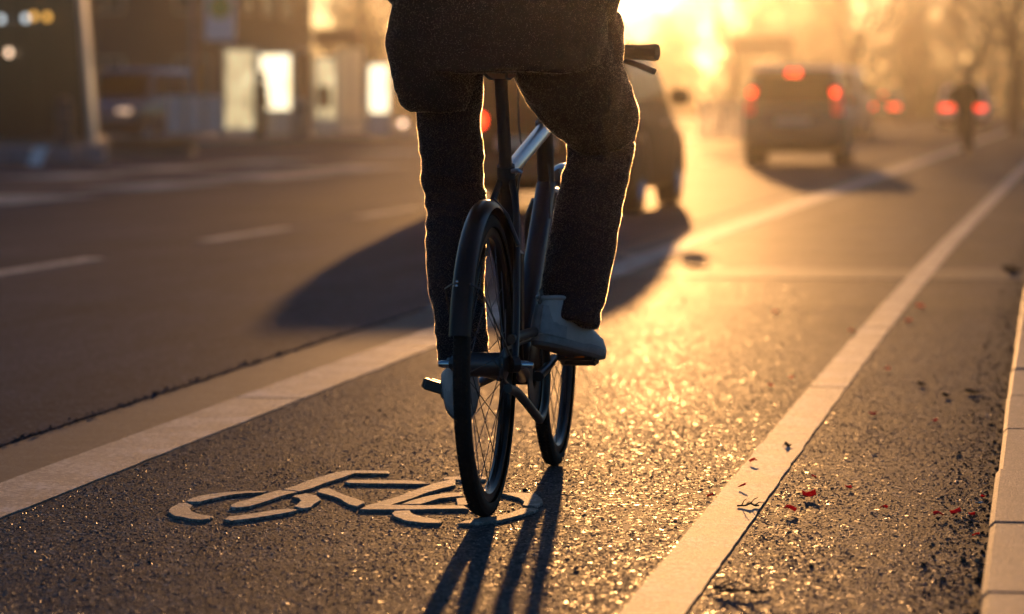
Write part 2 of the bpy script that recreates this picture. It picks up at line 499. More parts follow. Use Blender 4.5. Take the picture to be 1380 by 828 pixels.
SY2 = {
 'G': [(-30,170),(0,158),(200,158),(460,162),(545,182),(500,184),(0,178)],
 'H': [(65,354),(110,331),(200,305),(330,265),(450,220),(580,175),(690,150),(712,152),(708,190),(620,212),(520,240),(420,280),(320,310),(275,324),(480,328),(775,330),(800,350),(400,356),(150,356)],
 'I': [(350,318),(430,290),(520,265),(640,245),(740,243),(760,262),(600,280),(520,305),(470,320)],
 'J': [(300,363),(400,358),(416,376),(470,400),(560,415),(625,430),(600,445),(480,441),(370,426),(300,396),(285,379)],
 'K': [(725,446),(760,431),(860,412),(980,398),(1080,375),(1150,346),(1230,342),(1262,350),(1200,375),(1100,401),(1000,425),(880,440),(790,446)],
 'L': [(1010,245),(1100,240),(1240,245),(1280,280),(1290,305),(1250,330),(1155,328),(1165,300),(1130,275),(1060,258)],
 'M': [(715,280),(830,272),(860,320),(720,325)],
 'N': [(625,142),(700,136),(920,138),(912,152),(630,156)],
}
sym = empty('bicycle_marking', (*on_ground(470, 670), 0))
tag(sym, 'thick pale bicycle symbol laid on the asphalt under the rear wheel', 'road marking')
def resample(pts, sp=.012):
    out = []
    for (a, b) in zip(pts, pts[1:] + pts[:1]):
        L = math.dist(a, b); k = max(1, int(L / sp))
        for i in range(k): out.append((a[0]+(b[0]-a[0])*i/k, a[1]+(b[1]-a[1])*i/k))
    return out
for U0, SY in ((210, SY1), (470, SY2)):
    for key, poly in SY.items():
        pts = [on_ground(U0 + x/4.929, 615 + y/4.929, .006) for x, y in poly]
        pts = [(x - sym.location.x, y - sym.location.y) for x, y in pts]
        if sum(pts[i][0]*pts[(i+1)%len(pts)][1]-pts[(i+1)%len(pts)][0]*pts[i][1] for i in range(len(pts))) < 0: pts = pts[::-1]
        q = resample(pts); jit = []
        for (x, y) in q:
            jit.append((x + .0022*noise.noise(Vector((x*90, y*90, 3))), y + .006*noise.noise(Vector((x*60, y*60, 8)))))
        n = len(jit); cx = sum(p[0] for p in jit)/n; cy = sum(p[1] for p in jit)/n
        mb = MB()
        mb.add([(x, y, -.002) for x, y in jit] + [(x, y, .0045) for x, y in jit] + [(x+(cx-x)*.03, y+(cy-y)*.03, .0065) for x, y in jit],
               [(i, (i+1)%n, n+(i+1)%n, n+i) for i in range(n)] + [(n+i, n+(i+1)%n, 2*n+(i+1)%n, 2*n+i) for i in range(n)] + [tuple(range(2*n, 3*n))])
        mb.build('stroke', MATS['symbol_paint'], sym)

# ------------------------------------------------------------------ litter and grit by the kerb
t = NT('scrap_red'); t.set(Base_Color=(.75,.03,.02,1), Roughness=.6)
_tr = t.new('ShaderNodeBsdfTranslucent'); _tr.inputs[0].default_value = (.9,.06,.03,1); _ms = t.new('ShaderNodeMixShader'); _ms.inputs[0].default_value = .6
t.l.new(t.b.outputs[0], _ms.inputs[1]); t.l.new(_tr.outputs[0], _ms.inputs[2]); t.l.new(_ms.outputs[0], t.n['Material Output'].inputs['Surface']); MATS['scrap_red'] = t.m
plain('scrap_white', (.75,.72,.68), .6, var=.1)
plain('dry_leaf', (.30,.20,.10), .8, var=.4, scale=40)
plain('dark_leaf', (.045,.032,.022), .85, var=.4, scale=40)
plain('iron', (.11,.105,.10), .55, .5, .3, scale=30)
def curl_sheet(nx, ny, w, h, amp, rr):
    vs = []; ph = rr.uniform(0, 6)
    for i in range(nx):
        for j in range(ny):
            a, b_ = i/(nx-1)-.5, j/(ny-1)-.5
            vs.append((a*w, b_*h, .0015+amp*(math.sin(a*3.4+ph)+1)*.5+amp*.6*(abs(b_)*2)**2+rr.uniform(0, amp*.15)))
    fs = [(i*ny+j, (i+1)*ny+j, (i+1)*ny+j+1, i*ny+j+1) for i in range(nx-1) for j in range(ny-1)]
    n = len(vs); vs += [(x, y, z-.0006) for x, y, z in vs]; fs += [tuple(n+k for k in f[::-1]) for f in fs]
    return MB().add(vs, fs)
SCR = [(323,457,9,1,'upper red paper scrap lying on the right white line'),(296,520,9,1,'lower red paper scrap lying on the right white line'),(215,540,8,0,'red paper scrap touching the left edge of the right white line'),
 (463,541,17,0,'longest red paper scrap, just right of the right white line'),(415,577,14,0,'broad red paper scrap nearest the bottom, beside the right white line'),(561,519,9,0,'red paper scrap right of the longest one'),
 (649,570,8,0,'lone red paper scrap midway between right white line and kerb'),(784,589,11,0,'red paper scrap at the left end of the row by the kerb'),(828,583,13,0,'largest red paper scrap in the row by the kerb'),(868,586,8,0,'red paper scrap at the right end of the row by the kerb'),
 (895,541,7,0,'red paper scrap just beyond the white scrap by the kerb'),(620,335,8,0,'red paper scrap in mid strip, left of the small dark leaves'),(777,351,6,0,'red paper scrap short of the pale dry leaf'),(657,223,6,0,'red paper scrap on the strip beyond the dark leaves'),
 (709,102,9,0,'nearer of two blurred red scraps far up the strip'),(738,68,9,0,'farther of two blurred red scraps far up the strip'),(379,80,8,2,'red speck of paper far out on the open lane'),(569,131,7,1,'blurred red scrap at the far part of the right white line'),
 (475,492,6,0,'tiny red scrap beyond the longest red scrap'),(367,263,6,2,'tiny red scrap on the open lane, the nearer of two'),(418,243,6,2,'tiny red scrap on the open lane, the farther of two'),(878,638,8,0,'red paper scrap nearest the bottom along the kerb')]
rr = random.Random(31)
for (zx, zy, wd, where, lb) in SCR:
    x, y = on_ground(840+zx/1.848, 380+zy/1.848)
    w_ = wd/F_PX*y*1.1
    o = curl_sheet(4, 3, w_, w_*rr.uniform(.7, 1.1), w_*.32, rr).build('paper_scrap', MATS['scrap_red'], None, True, (x, y, .003 if where != 1 else .007), (rr.uniform(.1,.35), 0, rr.uniform(-.6, .6)))
    tag(o, lb, 'paper scrap', 'red paper scraps')
x, y = on_ground(840+886/1.848, 380+555/1.848)
tag(curl_sheet(4, 3, .018, .016, .004, rr).build('paper_scrap', MATS['scrap_white'], None, True, (x, y, .001), (0,0,.3)), 'single white paper scrap among red ones near the kerb', 'paper scrap')
def leaf(u, v, L, rz, mat, label, amp=.012):
    x, y = on_ground(u, v)
    nx, ny = 9, 5; vs = []
    for i in range(nx):
        t = i/(nx-1); hw = L*.26*math.sin(math.pi*min(1, t*1.02))**.75+.001
        for j in range(ny):
            b_ = j/(ny-1)*2-1
            vs.append(((t-.5)*L, hw*b_*(1+.18*math.sin(9*t+b_)), .002+amp*(abs(b_)**1.5)*(.6+.4*math.sin(5*t))+amp*.8*(t-.5)**2*3))
    fs = [(i*ny+j, (i+1)*ny+j, (i+1)*ny+j+1, i*ny+j+1) for i in range(nx-1) for j in range(ny-1)]
    n = len(vs); vs += [(a, b_, c-.0005) for a, b_, c in vs]; fs += [tuple(n+k for k in f[::-1]) for f in fs]
    o = empty('dry_leaf', (x, y, .0015), rz); tag(o, label, 'leaf')
    MB().add(vs, fs).build('blade', MATS[mat], o, True)
    MB().tube([(-L*.5,0,.003+amp*.6),(-L*.62,.004,.004),(-L*.78,.002,.003)], [.0012,.001,.0008], 6).build('stalk', MATS['dark_leaf'], o, True)
leaf(1312, 531, .062, .15, 'dry_leaf', 'pale dry leaf on the strip beside the kerb')
leaf(1366, 369, .13, .3, 'dark_leaf', 'dark leaf heap against the far end of the kerb', .035)
leaf(1275, 536, .03, .5, 'dark_leaf', 'small dark leaf left of the pale dry leaf')
leaf(1242, 521, .03, -.2, 'dark_leaf', 'small dark leaf between right line and the pale dry leaf')
leaf(1062, 604, .02, .1, 'dark_leaf', 'tiny dark leaf lying on the right white line')
leaf(942, 362, .16, .05, 'dark_leaf', 'flat dark scrap of leaf at the edge of the black car shadow', .01)
def twig(u, v, L, rz, label, seed):
    x, y = on_ground(u, v); rr = random.Random(seed)
    o = empty('twig', (x, y, .003), rz); tag(o, label, 'twig')
    pts = [(L*(t/5-.5), rr.uniform(-.01,.01), .004+rr.uniform(0,.006)) for t in range(6)]
    MB().tube(bezier(pts, 4), .0022, 6).build('stem', MATS['dark_leaf'], o, True)
    for k in range(4):
        a = Vector(pts[1+k]); e = a+Vector((rr.uniform(.01,.03), rr.choice((-1,1))*rr.uniform(.015,.04), rr.uniform(.0,.02)))
        MB().tube([a, a.lerp(e,.5)+Vector((0,0,.004)), e], [.0015,.0012,.0008], 5).build('side_shoot', MATS['dark_leaf'], o, True)
def bezier(pts, n=16):
    P = [Vector(p) for p in pts]; P = [P[0]*2-P[1]] + P + [P[-1]*2-P[-2]]
    out = []
    for i in range(len(P) - 3):
        for k in range(n):
            t = k / n; a, b, c, d = P[i], P[i+1], P[i+2], P[i+3]
            out.append(.5*((2*b)+(c-a)*t+(2*a-5*b+4*c-d)*t*t+(3*b-a-3*c+d)*t**3))
    out.append(P[-2]); return out
twig(1002, 803, .10, .3, 'dark branching twig at the bottom edge right of the white line', 1)
twig(975, 800, .06, -.7, 'short dark twig touching the right white line at the bottom', 2)
twig(1350, 772, .07, .1, 'thin twig caught on the kerb edge', 3)
twig(1008, 686, .05, 0, 'thin twig lying across the right white line', 4)

def grit(name, n, xr, yr, size, mats, label, seed, bias=None):
    g = np.random.default_rng(seed)
    x = g.uniform(*xr, n) if bias is None else xr[1]-(xr[1]-xr[0])*g.random(n)**bias
    y = yr[0]+(yr[1]-yr[0])*g.random(n)**1.5
    mb = MB()
    for i in range(n):
        r_ = size*math.exp(g.normal(0, .5)); c = curve(y[i]); a0 = g.uniform(0, 6.28); h = r_*g.uniform(.4, 1.1)
        b_ = [(x[i]+c+r_*g.uniform(.7,1.3)*math.cos(a0+k*1.57), y[i]+r_*g.uniform(.7,1.6)*math.sin(a0+k*1.57), -.001) for k in range(4)]
        t_ = [(x[i]+c+(p[0]-x[i]-c)*g.uniform(.3,.8), y[i]+(p[1]-y[i])*g.uniform(.3,.8), h*g.uniform(.6,1.1)) for p in b_]
        mb.add(b_+t_, [(4,5,6,7),(0,1,5,4),(1,2,6,5),(2,3,7,6),(3,0,4,7)])
    return tag(mb.build(name, mats), label, 'grit', kind='stuff')
t = NT('grit'); rnd = t.new('ShaderNodeNewGeometry').outputs['Random Per Island']
t.set(Base_Color=t.ramp(rnd, [(0,(.02,.017,.014)),(.6,(.055,.042,.03)),(.9,(.14,.10,.06)),(1,(.28,.22,.15))]), Roughness=.85); MATS['grit'] = t.m
grit('grit', 5600, (-.24, -.104), (5.3, 26), .0025, MATS['grit'], 'dark grit and leaf crumbs swept along the kerb', 5, 2.4)
t = NT('crumb'); t.set(Base_Color=(.018,.016,.014,1), Roughness=.8); MATS['crumb'] = t.m
grit('grit', 140, (-2.45, -.2), (5.4, 17), .0030, MATS['crumb'], 'dark crumbs scattered over the bike lane', 6)
grit('grit', 1500, (-2.90, -2.845), (6, 26), .0030, MATS['crumb'], 'dark crumbs along the broken edge of the carriageway', 7)
# drain grates in the gutter
for (u, v, lb) in ((572, 412, 'iron drain grate in the gutter beside the left leg'), (852, 346, 'iron drain grate in the gutter inside the black car shadow')):
    x, y = on_ground(u, v); x = -2.725+curve(y)
    o = tag(empty('drain_grate', (x, y, -.004), 0), lb, 'drain grate')
    for (a, b_, c, d_) in ((-.14,.14,-.25,-.22),(-.14,.14,.22,.25),(-.14,-.11,-.219,.219),(.11,.14,-.219,.219)): MB().bbox(a, b_, c, d_, -.02, .008, .002).build('rim_bar', MATS['iron'], o)
    for k in range(9): MB().bbox(-.109, .109, -.2+.05*k-.012, -.2+.05*k+.012, -.02, .006, .002).build('grate_bar', MATS['iron'], o)

# ------------------------------------------------------------------ the bicycle
BX, BY = -1.268, 7.554
def bezier(pts, n=16):
    """smooth path through points (Catmull-Rom)"""
    P = [Vector(p) for p in pts]; P = [P[0]*2-P[1]] + P + [P[-1]*2-P[-2]]
    out = []
    m = len(P) - 3
    for i in range(m):
        for k in range(n):
            t = k / n
            a, b, c, d = P[i], P[i+1], P[i+2], P[i+3]
            out.append(.5*((2*b)+(c-a)*t+(2*a-5*b+4*c-d)*t*t+(3*b-a-3*c+d)*t**3))
    out.append(P[-2]); return out

def make_wheel(parent, loc, rz, hub_r, hub_w, label, tyre_r=.349, spokes=32, seed=1):
    rr = random.Random(seed)
    rim = MB().lathe([(.297,-.013),(.302,-.0135),(.311,-.0125),(.316,-.0125),(.316,.0125),(.311,.0125),(.302,.0135),(.297,.013),(.291,.006),(.291,-.006),(.297,-.013)], 72)
    w = rim.build('wheel', MATS['black_paint'], parent, 40, loc, (0, 0, rz))
    w['label'] = label
    prof = []
    for k in range(15):
        a = R(-115 + 230 * k / 14)
        prof.append((.327 + (tyre_r - .327) * math.cos(a), .0195 * math.sin(a)))
    ty = MB().lathe(prof, 120)
    # tread blocks
    for i in range(150):
        a = 2*math.pi*i/150
        for o, sk in ((-.011, .3), (0.0, -.25), (.011, .3)):
            aa = a + (0 if o else math.pi/150)
            r0 = .327 + (tyre_r-.327)*math.cos(math.asin(o/.0195)) - .0006; r1 = r0 + .0019
            c, s_ = math.cos(aa), math.sin(aa); t = (-s_, c)
            vs = []
            for r_ in (r0, r1):
                for (dx, dt) in ((-.0038,-.0046),(.0038,-.0046),(.0038,.0046),(-.0038,.0046)):
                    dt2 = dt + dx*sk
                    vs.append((o+dx, r_*c + t[0]*dt2, r_*s_ + t[1]*dt2))
            ty.add(vs, [(4,5,6,7),(0,1,5,4),(1,2,6,5),(2,3,7,6),(3,0,4,7)])
    ty.build('tyre', MATS['rubber'], w, 50)
    hb = MB().lathe([(.006,-hub_w-.03),(.008,-hub_w),(hub_r*.6,-hub_w+.004),(hub_r,-hub_w+.010),(hub_r,-hub_w+.016),(hub_r*.8,-hub_w+.022),(hub_r*.8,hub_w-.022),(hub_r,hub_w-.016),(hub_r,hub_w-.010),(hub_r*.6,hub_w-.004),(.008,hub_w),(.006,hub_w+.03)], 28)
    hb.build('hub', MATS['dark_steel'], w, 40)
    sp = None
    for i in range(spokes):
        side = -1 if i % 2 else 1
        ang = 2*math.pi*i/spokes
        off = (1 if (i//2) % 2 else -1) * (1.15 if hub_r < .03 else .75)
        a2 = ang + off
        p0 = (side*(hub_w-.013), hub_r*math.cos(a2), hub_r*math.sin(a2)); p1 = (side*.002, .293*math.cos(ang), .293*math.sin(ang))
        MB().tube([p0, p1], .0011, 5).build('spoke', MATS['dark_steel'], w, True)
    a = rr.uniform(0, 6.28)
    MB().tube([(0, .293*math.cos(a), .293*math.sin(a)), (0, .25*math.cos(a), .25*math.sin(a))], .003, 8).build('valve', MATS['black_plastic'], w)
    return w

def make_bicycle(loc, label):
    b = empty('bicycle', loc); tag(b, label, 'bicycle')
    AX = .350; BBy, BBz = .45, .287; FA = 1.095
    make_wheel(b, (0, 0, AX), 0, .036, .056, 'rear wheel with geared drum hub', seed=3)
    make_wheel(b, (0, FA, AX), R(1.2), .020, .045, 'front wheel turned a touch to the left', seed=4)
    fp = MATS['frame_paint']
    st = Vector((0, .287, .800)); bb = Vector((0, BBy, BBz))
    MB().tube([bb, bb.lerp(st, .5), st], [.0205, .0185, .0175], 20).build('seat_tube', fp, b, True)
    MB().tube([(0, .292, .770), (0, .292, .786), (0,.286,.803)], [.021,.0225,.0215], 18).build('seat_clamp', MATS['black_plastic'], b, 30)
    MB().tube([(.016,.272,.79),(.034,.268,.792),(.042,.27,.786)], [.005,.0055,.004], 8).build('clamp_bolt', MATS['steel'], b, True)
    MB().tube([(0,.30,.76), (0, .202, 1.045)], .0155, 18).build('seat_post', MATS['black_plastic'], b, True)
    # saddle: broad tail, narrow nose
    rings = []
    for (y, w, zt, zb) in ((.075,.05,1.035,1.005),(.09,.078,1.048,.990),(.13,.085,1.056,.985),(.18,.078,1.055,.990),(.23,.052,1.05,1.0),(.29,.030,1.046,1.008),(.345,.020,1.043,1.014),(.36,.010,1.036,1.02)):
        ring = []
        for k in range(16):
            a = 2*math.pi*k/16
            zc, zh = (zt+zb)/2+.036, (zt-zb)/2
            ring.append((w*math.copysign(abs(math.cos(a))**.7, math.cos(a)), y, zc+zh*math.copysign(abs(math.sin(a))**.8, math.sin(a))))
        rings.append(ring)
    MB().loft(rings).build('saddle', MATS['black_plastic'], b, 60)
    for s in (-1, 1):
        MB().tube(bezier([(s*.035,.11,1.036),(s*.022,.16,1.012),(s*.02,.24,1.012),(s*.012,.33,1.05)], 6), .0035, 8).build('saddle_rail', MATS['dark_steel'], b, True)
    ht0 = Vector((0, .955, .690)); ht1 = Vector((0, .893, .905))
    MB().tube([ht0, ht1], .0225, 20).build('head_tube', fp, b, True)
    MB().tube([st + Vector((0,.004,-.020)), (0, .905, .885)], [.0185,.0205], 20).build('top_tube', MATS['tube_alloy'], b, True)
    MB().tube([bb + Vector((0,.02,.03)), bb.lerp(Vector((0,.935,.74)),.5), (0, .935, .74)], [(.021,.026),(.023,.027),(.0225,.025)], 20).build('down_tube', fp, b, True)
    MB().lathe([(.0,-.038),(.021,-.038),(.021,.038),(.0,.038)], 24, at=tuple(bb)).build('bottom_bracket', fp, b, 40)
    for s in (-1, 1):
        MB().tube(bezier([(s*.022, .405, .290),(s*.038,.33,.302),(s*.062,.12,.335),(s*.066,-.005,.350)], 8), [(.011+.005*(1-i/24)) for i in range(25)], 12).build('chain_stay', fp, b, True)
        MB().tube(bezier([(s*.014,.290,.765),(s*.034,.235,.68),(s*.058,.08,.45),(s*.067,.0,.355)], 8), .0085, 12).build('seat_stay', fp, b, True)
        MB().tube(bezier([(s*.030,.978,.700),(s*.052,.995,.64),(s*.054,1.04,.50),(s*.052,FA,AX)], 8), [(.016-.006*i/24) for i in range(25)], 12).build('fork_blade', fp, b, True)
        # axle nut and dropout
        MB().tube([(s*.058,-.012,.352),(s*.072,0,.352)], .020, 12).build('dropout', fp, b, 30)
        nut = MB().lathe([(.0,.112),(.006,.111),(.0085,.104),(.0095,.098),(.0095,.086),(.0105,.086),(.0105,.076)], 12)
        if s < 0: nut.v = [(-x, y, z) for x, y, z in nut.v]; nut.f = [f[::-1] for f in nut.f]
        nut.build('axle_nut', MATS['silver'], b, 30, (0, 0, AX))
        MB().tube([(s*.045,FA,AX),(s*.075,FA,AX)], .009, 10).build('axle_nut', MATS['silver'], b, 30)
    MB().tube([(-.03,.976,.705),(.03,.976,.705)], .017, 14).build('fork_crown', fp, b, True)
    MB().tube([(-.06,.10,.62),(-.03,.115,.69),(0,.12,.726),(.03,.115,.69),(.06,.10,.62)], .006, 8).build('stay_bridge', fp, b, True)
    # mudguards
    def guard(name, cy, a0, a1, r=.374, hw=.0245):
        prof = [(r-.012,-hw),(r-.002,-hw*.82),(r+.005,-hw*.45),(r+.007,0),(r+.005,hw*.45),(r-.002,hw*.82),(r-.012,hw),(r-.0135,hw*.98),(r+.003,hw*.42),(r+.005,0),(r+.003,-hw*.42),(r-.0135,-hw*.98)]
        return MB().lathe(prof, 60, at=(0, cy, AX), a0=R(a0), a1=R(a1)).build(name, MATS['black_paint'], b, 40)
    g = guard('mudguard', 0, 15, 166)
    g['label'] = 'glossy black rear mudguard with two silver rivets'
    g2 = guard('mudguard', FA, 40, 196)
    for dz in (.0, .012):
        a = R(147 + dz*130)
        MB().ell((-.011, .3815*math.cos(a), AX + .3815*math.sin(a)), (.0035,.003,.0035), 10, 6).build('rivet', MATS['silver'], g, True)
    for s in (-1, 1):
        a = R(148)
        MB().tube([(s*.064, 0, AX+.006), (s*.040,.36*math.cos(a), AX+.36*math.sin(a)), (s*.020,.383*math.cos(a), AX+.383*math.sin(a))], .0022, 7).build('mudguard_stay', MATS['dark_steel'], b, True)
        a = R(170)
        MB().tube([(s*.056, FA, AX+.006), (s*.034, FA+.365*math.cos(a), AX+.365*math.sin(a))], .0022, 7).build('mudguard_stay', MATS['dark_steel'], b, True)
    # drivetrain: hockey-stick chain guard, chainring, chain, sprocket
    MB().lathe([(.030,.040),(.086,.040),(.090,.0415),(.090,.0435),(.086,.045),(.030,.045)], 48, at=tuple(bb)).build('chainring', MATS['dark_steel'], b, 30)
    MB().lathe([(.012,.043),(.034,.043),(.034,.047),(.012,.047)], 24, at=(0,0,AX)).build('sprocket', MATS['dark_steel'], b, 30)
    ch = [(.0435, 0-.0, AX-.036),(.0435, BBy, BBz-.090)]
    path = [(.0435, .0, AX+.036)]
    path += [(.0435, .036*math.cos(R(90+t)), AX+.036*math.sin(R(90+t))) for t in range(20,181,20)]
    path += [(.0435, BBy+.092*math.cos(R(-90+t)), BBz+.092*math.sin(R(-90+t))) for t in range(0,181,15)]
    MB().tube(path, (.0042,.0030), 6, closed=True).build('chain', MATS['dark_steel'], b, True)
    gp = bezier([(.056,-.03,AX-.052),(.056,.10,AX-.072),(.057,.25,.238),(.058,.385,.198),(.058,.455,.183),(.058,.53,.212),(.058,.562,.285),(.058,.535,.36),(.058,.45,.395),(.057,.25,.405),(.056,.02,.408)], 8)
    MB().tube(gp, (.012,.010), 10).build('chain_guard', MATS['black_plastic'], b, True)
    # cranks and pedals
    ca = R(11.5); dy, dz = math.cos(ca)*.17, math.sin(ca)*.17
    for s in (1, -1):
        x0, x1 = (.052, .064) if s > 0 else (-.06, -.088)
        MB().tube([(x0, BBy, BBz),(x1, BBy+s*dy*.5, BBz+s*dz*.5),(x1+s*.004, BBy+s*dy, BBz+s*dz)], [(.013,.016),(.009,.013),(.009,.012)], 12).build('crank', MATS['dark_steel'], b, 40)
        pe = empty('pedal', (x1+s*.008, BBy+s*dy, BBz+s*dz), 0, b)
        pe.rotation_euler = (R(-14 if s > 0 else -4), R(0 if s > 0 else 16), 0)
        for yy in (-.034, .034):
            MB().bbox(min(s*.008, s*.098), max(s*.008, s*.098), yy-.011, yy+.011, -.013, .013, .003).build('pedal_bar', MATS['black_plastic'], pe)
            sg = 1 if yy > 0 else -1
            if s < 0 and yy < 0: continue
            MB().bbox(min(s*.03, s*.078), max(s*.03, s*.078), yy+sg*.010, yy+sg*.0145, -.007, .007, .001).build('reflector', MATS['amber_reflector'], pe)
        for xx in (.010, .095):
            MB().bbox(min(s*xx, s*(xx+.012)), max(s*xx, s*(xx+.012)), -.023, .023, -.012, .012, .003).build('pedal_cage', MATS['black_plastic'], pe)
        MB().tube([(-s*.012,0,0),(s*.096,0,0)], .0075, 10).build('spindle', MATS['steel'], pe, True)
    # bottle-like lock pack in front of the seat tube
    MB().bbox(-.024, .024, .37, .43, .36, .60, .012).build('lock_holder', MATS['black_plastic'], b)
    # bars
    MB().tube([(0,.893,.905),(0,.872,.985),(0,.885,1.045),(0,.925,1.065)], [.0155,.0150,.016,.018], 16).build('stem', MATS['black_plastic'], b, True)
    bar = bezier([(-.292,.853,1.079),(-.22,.870,1.082),(-.12,.915,1.072),(0,.928,1.066),(.12,.915,1.072),(.22,.870,1.082),(.292,.853,1.079)], 8)
    MB().tube(bar, .011, 12).build('handlebar', MATS['black_paint'], b, True)
    for s in (-1, 1):
        gpts = [Vector((s*.178,.881,1.082)).lerp(Vector((s*.299,.851,1.079)), t) for t in (0,.06,.1,.3,.55,.8,.93,.985,1)]
        MB().tube(gpts, [.016,.0195,.0185,.0188,.0192,.0205,.0218,.0205,.013], 18).build('grip', MATS['grip_rubber'], b, 50)
        MB().tube(bezier([(s*.15,.895,1.078),(s*.185,.925,1.066),(s*.235,.925,1.050),(s*.285,.905,1.030)], 6), [(.010,.007)]*4+[(.008,.0055)]*15, 8).build('brake_lever', MATS['dark_steel'], b, True)
        MB().tube([(s*.135,.905,1.076),(s*.168,.888,1.080)], .017, 12).build('lever_clamp', MATS['black_plastic'], b, 40)
    cab = MATS['black_plastic']
    MB().tube(bezier([(.15,.915,1.074),(.06,1.03,1.05),(-.02,1.02,.93),(-.035,.95,.84),(.012,.90,.79),(.03,.80,.66)], 10), .0026, 7).build('brake_cable', cab, b, True)
    MB().tube(bezier([(-.15,.915,1.074),(-.09,.99,1.03),(-.075,.96,.90),(-.062,.93,.845),(-.03,.90,.835),(.0,.86,.842)], 10), .0026, 7).build('gear_cable', cab, b, True)
    MB().tube(bezier([(-.035,.86,.83),(-.045,.76,.74),(-.03,.70,.62),(-.026,.66,.54)], 10), .0026, 7).build('gear_cable', cab, b, True)
    MB().tube(bezier([(.06,.95,.95),(.10,1.02,.88),(.065,.985,.76),(.045,.985,.70)], 10), .0026, 7).build('brake_cable', cab, b, True)
    # chromed headlamp over the front mudguard
    MB().lathe([(.0,-.035),(.018,-.034),(.026,-.022),(.030,.0),(.031,.022),(.0,.024)], 20, 'y', (.028, 1.03, .765)).build('headlamp', MATS['silver'], b, 50)
    MB().tube([(0,.985,.72),(.015,1.0,.74),(.028,1.02,.755)], .005, 8).build('lamp_bracket', MATS['dark_steel'], b, True)
    return b

bike = make_bicycle((BX, BY, 0), 'black city bicycle in the middle of the lane, ridden away from the viewer')

# ------------------------------------------------------------------ people
def fuse(name, prims, mat, parent=None, voxel=.008, smooth=8, wrinkle=None, loc=None):
    """tapered limbs and ellipsoids grown into one continuous surface"""
    mb = MB()
    for p in prims:
        if p[0] == 'e': mb.ell(p[1], p[2], 18, 12)
        elif p[0] == 'loft': mb.loft(p[1])
        else:
            pts, rad = p[1], p[2]
            path = bezier(pts, 6) if len(pts) > 2 else [Vector(pts[0]).lerp(Vector(pts[1]), t/6) for t in range(7)]
            n = len(path); rr_ = []
            for i in range(n):
                t = i/(n-1)*(len(rad)-1); k = min(int(t), len(rad)-2); f = t-k
                a, b_ = rad[k], rad[k+1]
                if hasattr(a, '__len__'): rr_.append((a[0]+(b_[0]-a[0])*f, a[1]+(b_[1]-a[1])*f))
                else: rr_.append(a+(b_-a)*f)
            mb.tube(path, rr_, 18)
            if len(p) < 4:
                for q, r_ in ((path[0], rr_[0]), (path[-1], rr_[-1])):
                    r1 = min(r_)*.8 if hasattr(r_, '__len__') else r_
                    mb.ell(tuple(q), (r1*.97,)*3, 12, 8)
    me = mb.mesh(name)
    o = link(name, me, mat)
    m = o.modifiers.new('r', 'REMESH'); m.mode = 'VOXEL'; m.voxel_size = voxel
    s = o.modifiers.new('s', 'SMOOTH'); s.factor = .5; s.iterations = smooth
    dg = bpy.context.evaluated_depsgraph_get()
    me2 = bpy.data.meshes.new_from_object(o.evaluated_get(dg), depsgraph=dg)
    o.modifiers.clear()
    if wrinkle:
        nv = len(me2.vertices)
        co = np.empty(nv*3); me2.vertices.foreach_get('co', co); co = co.reshape(-1, 3)
        no = np.empty(nv*3); me2.vertices.foreach_get('normal', no); no = no.reshape(-1, 3)
        for i in range(nv):
            co[i] += no[i] * wrinkle(Vector(co[i]))
        me2.vertices.foreach_set('co', co.ravel()); me2.update()
    me2.polygons.foreach_set('use_smooth', [True]*len(me2.polygons))
    if not me2.materials: me2.materials.append(mat)
    o.data = me2; me2.name = name
    bpy.data.meshes.remove(me)
    o.parent = parent
    if loc is not None: o.location = loc
    return o

def fuzz(o, n, length, mat, seed):
    """the nap of the cloth: short fibres standing off the surface"""
    me = o.data; me.calc_loop_triangles()
    nt = len(me.loop_triangles); tv = np.empty(nt*3, dtype=np.int64); me.loop_triangles.foreach_get('vertices', tv); tv = tv.reshape(-1, 3)
    ar = np.empty(nt); me.loop_triangles.foreach_get('area', ar)
    co = np.empty(len(me.vertices)*3); me.vertices.foreach_get('co', co); co = co.reshape(-1, 3)
    no = np.empty(len(me.vertices)*3); me.vertices.foreach_get('normal', no); no = no.reshape(-1, 3)
    g = np.random.default_rng(seed)
    t = g.choice(nt, n, p=ar/ar.sum()); r1 = np.sqrt(g.random(n)); r2 = g.random(n)
    w = np.stack([1-r1, r1*(1-r2), r1*r2], 1)[:, :, None]
    p = (co[tv[t]]*w).sum(1); nn = (no[tv[t]]*w).sum(1)
    d = nn + g.normal(0, .55, (n, 3)); d /= np.linalg.norm(d, axis=1)[:, None]
    L = length*g.uniform(.4, 1.25, n)[:, None]
    sd = np.cross(d, g.normal(0, 1, (n, 3))); sd /= np.linalg.norm(sd, axis=1)[:, None]; sd *= .0002
    vs = np.empty((n, 3, 3)); vs[:, 0] = p-sd; vs[:, 1] = p+sd; vs[:, 2] = p+d*L
    m2 = bpy.data.meshes.new('fuzz'); m2.vertices.add(n*3); m2.vertices.foreach_set('co', vs.ravel())
    m2.loops.add(n*3); m2.loops.foreach_set('vertex_index', np.arange(n*3, dtype=np.int32))
    m2.polygons.add(n); m2.polygons.foreach_set('loop_start', np.arange(0, n*3, 3, dtype=np.int32))
    m2.update(); m2.validate()
    f = link('fuzz', m2, mat, o); f['kind'] = 'stuff'
    return f

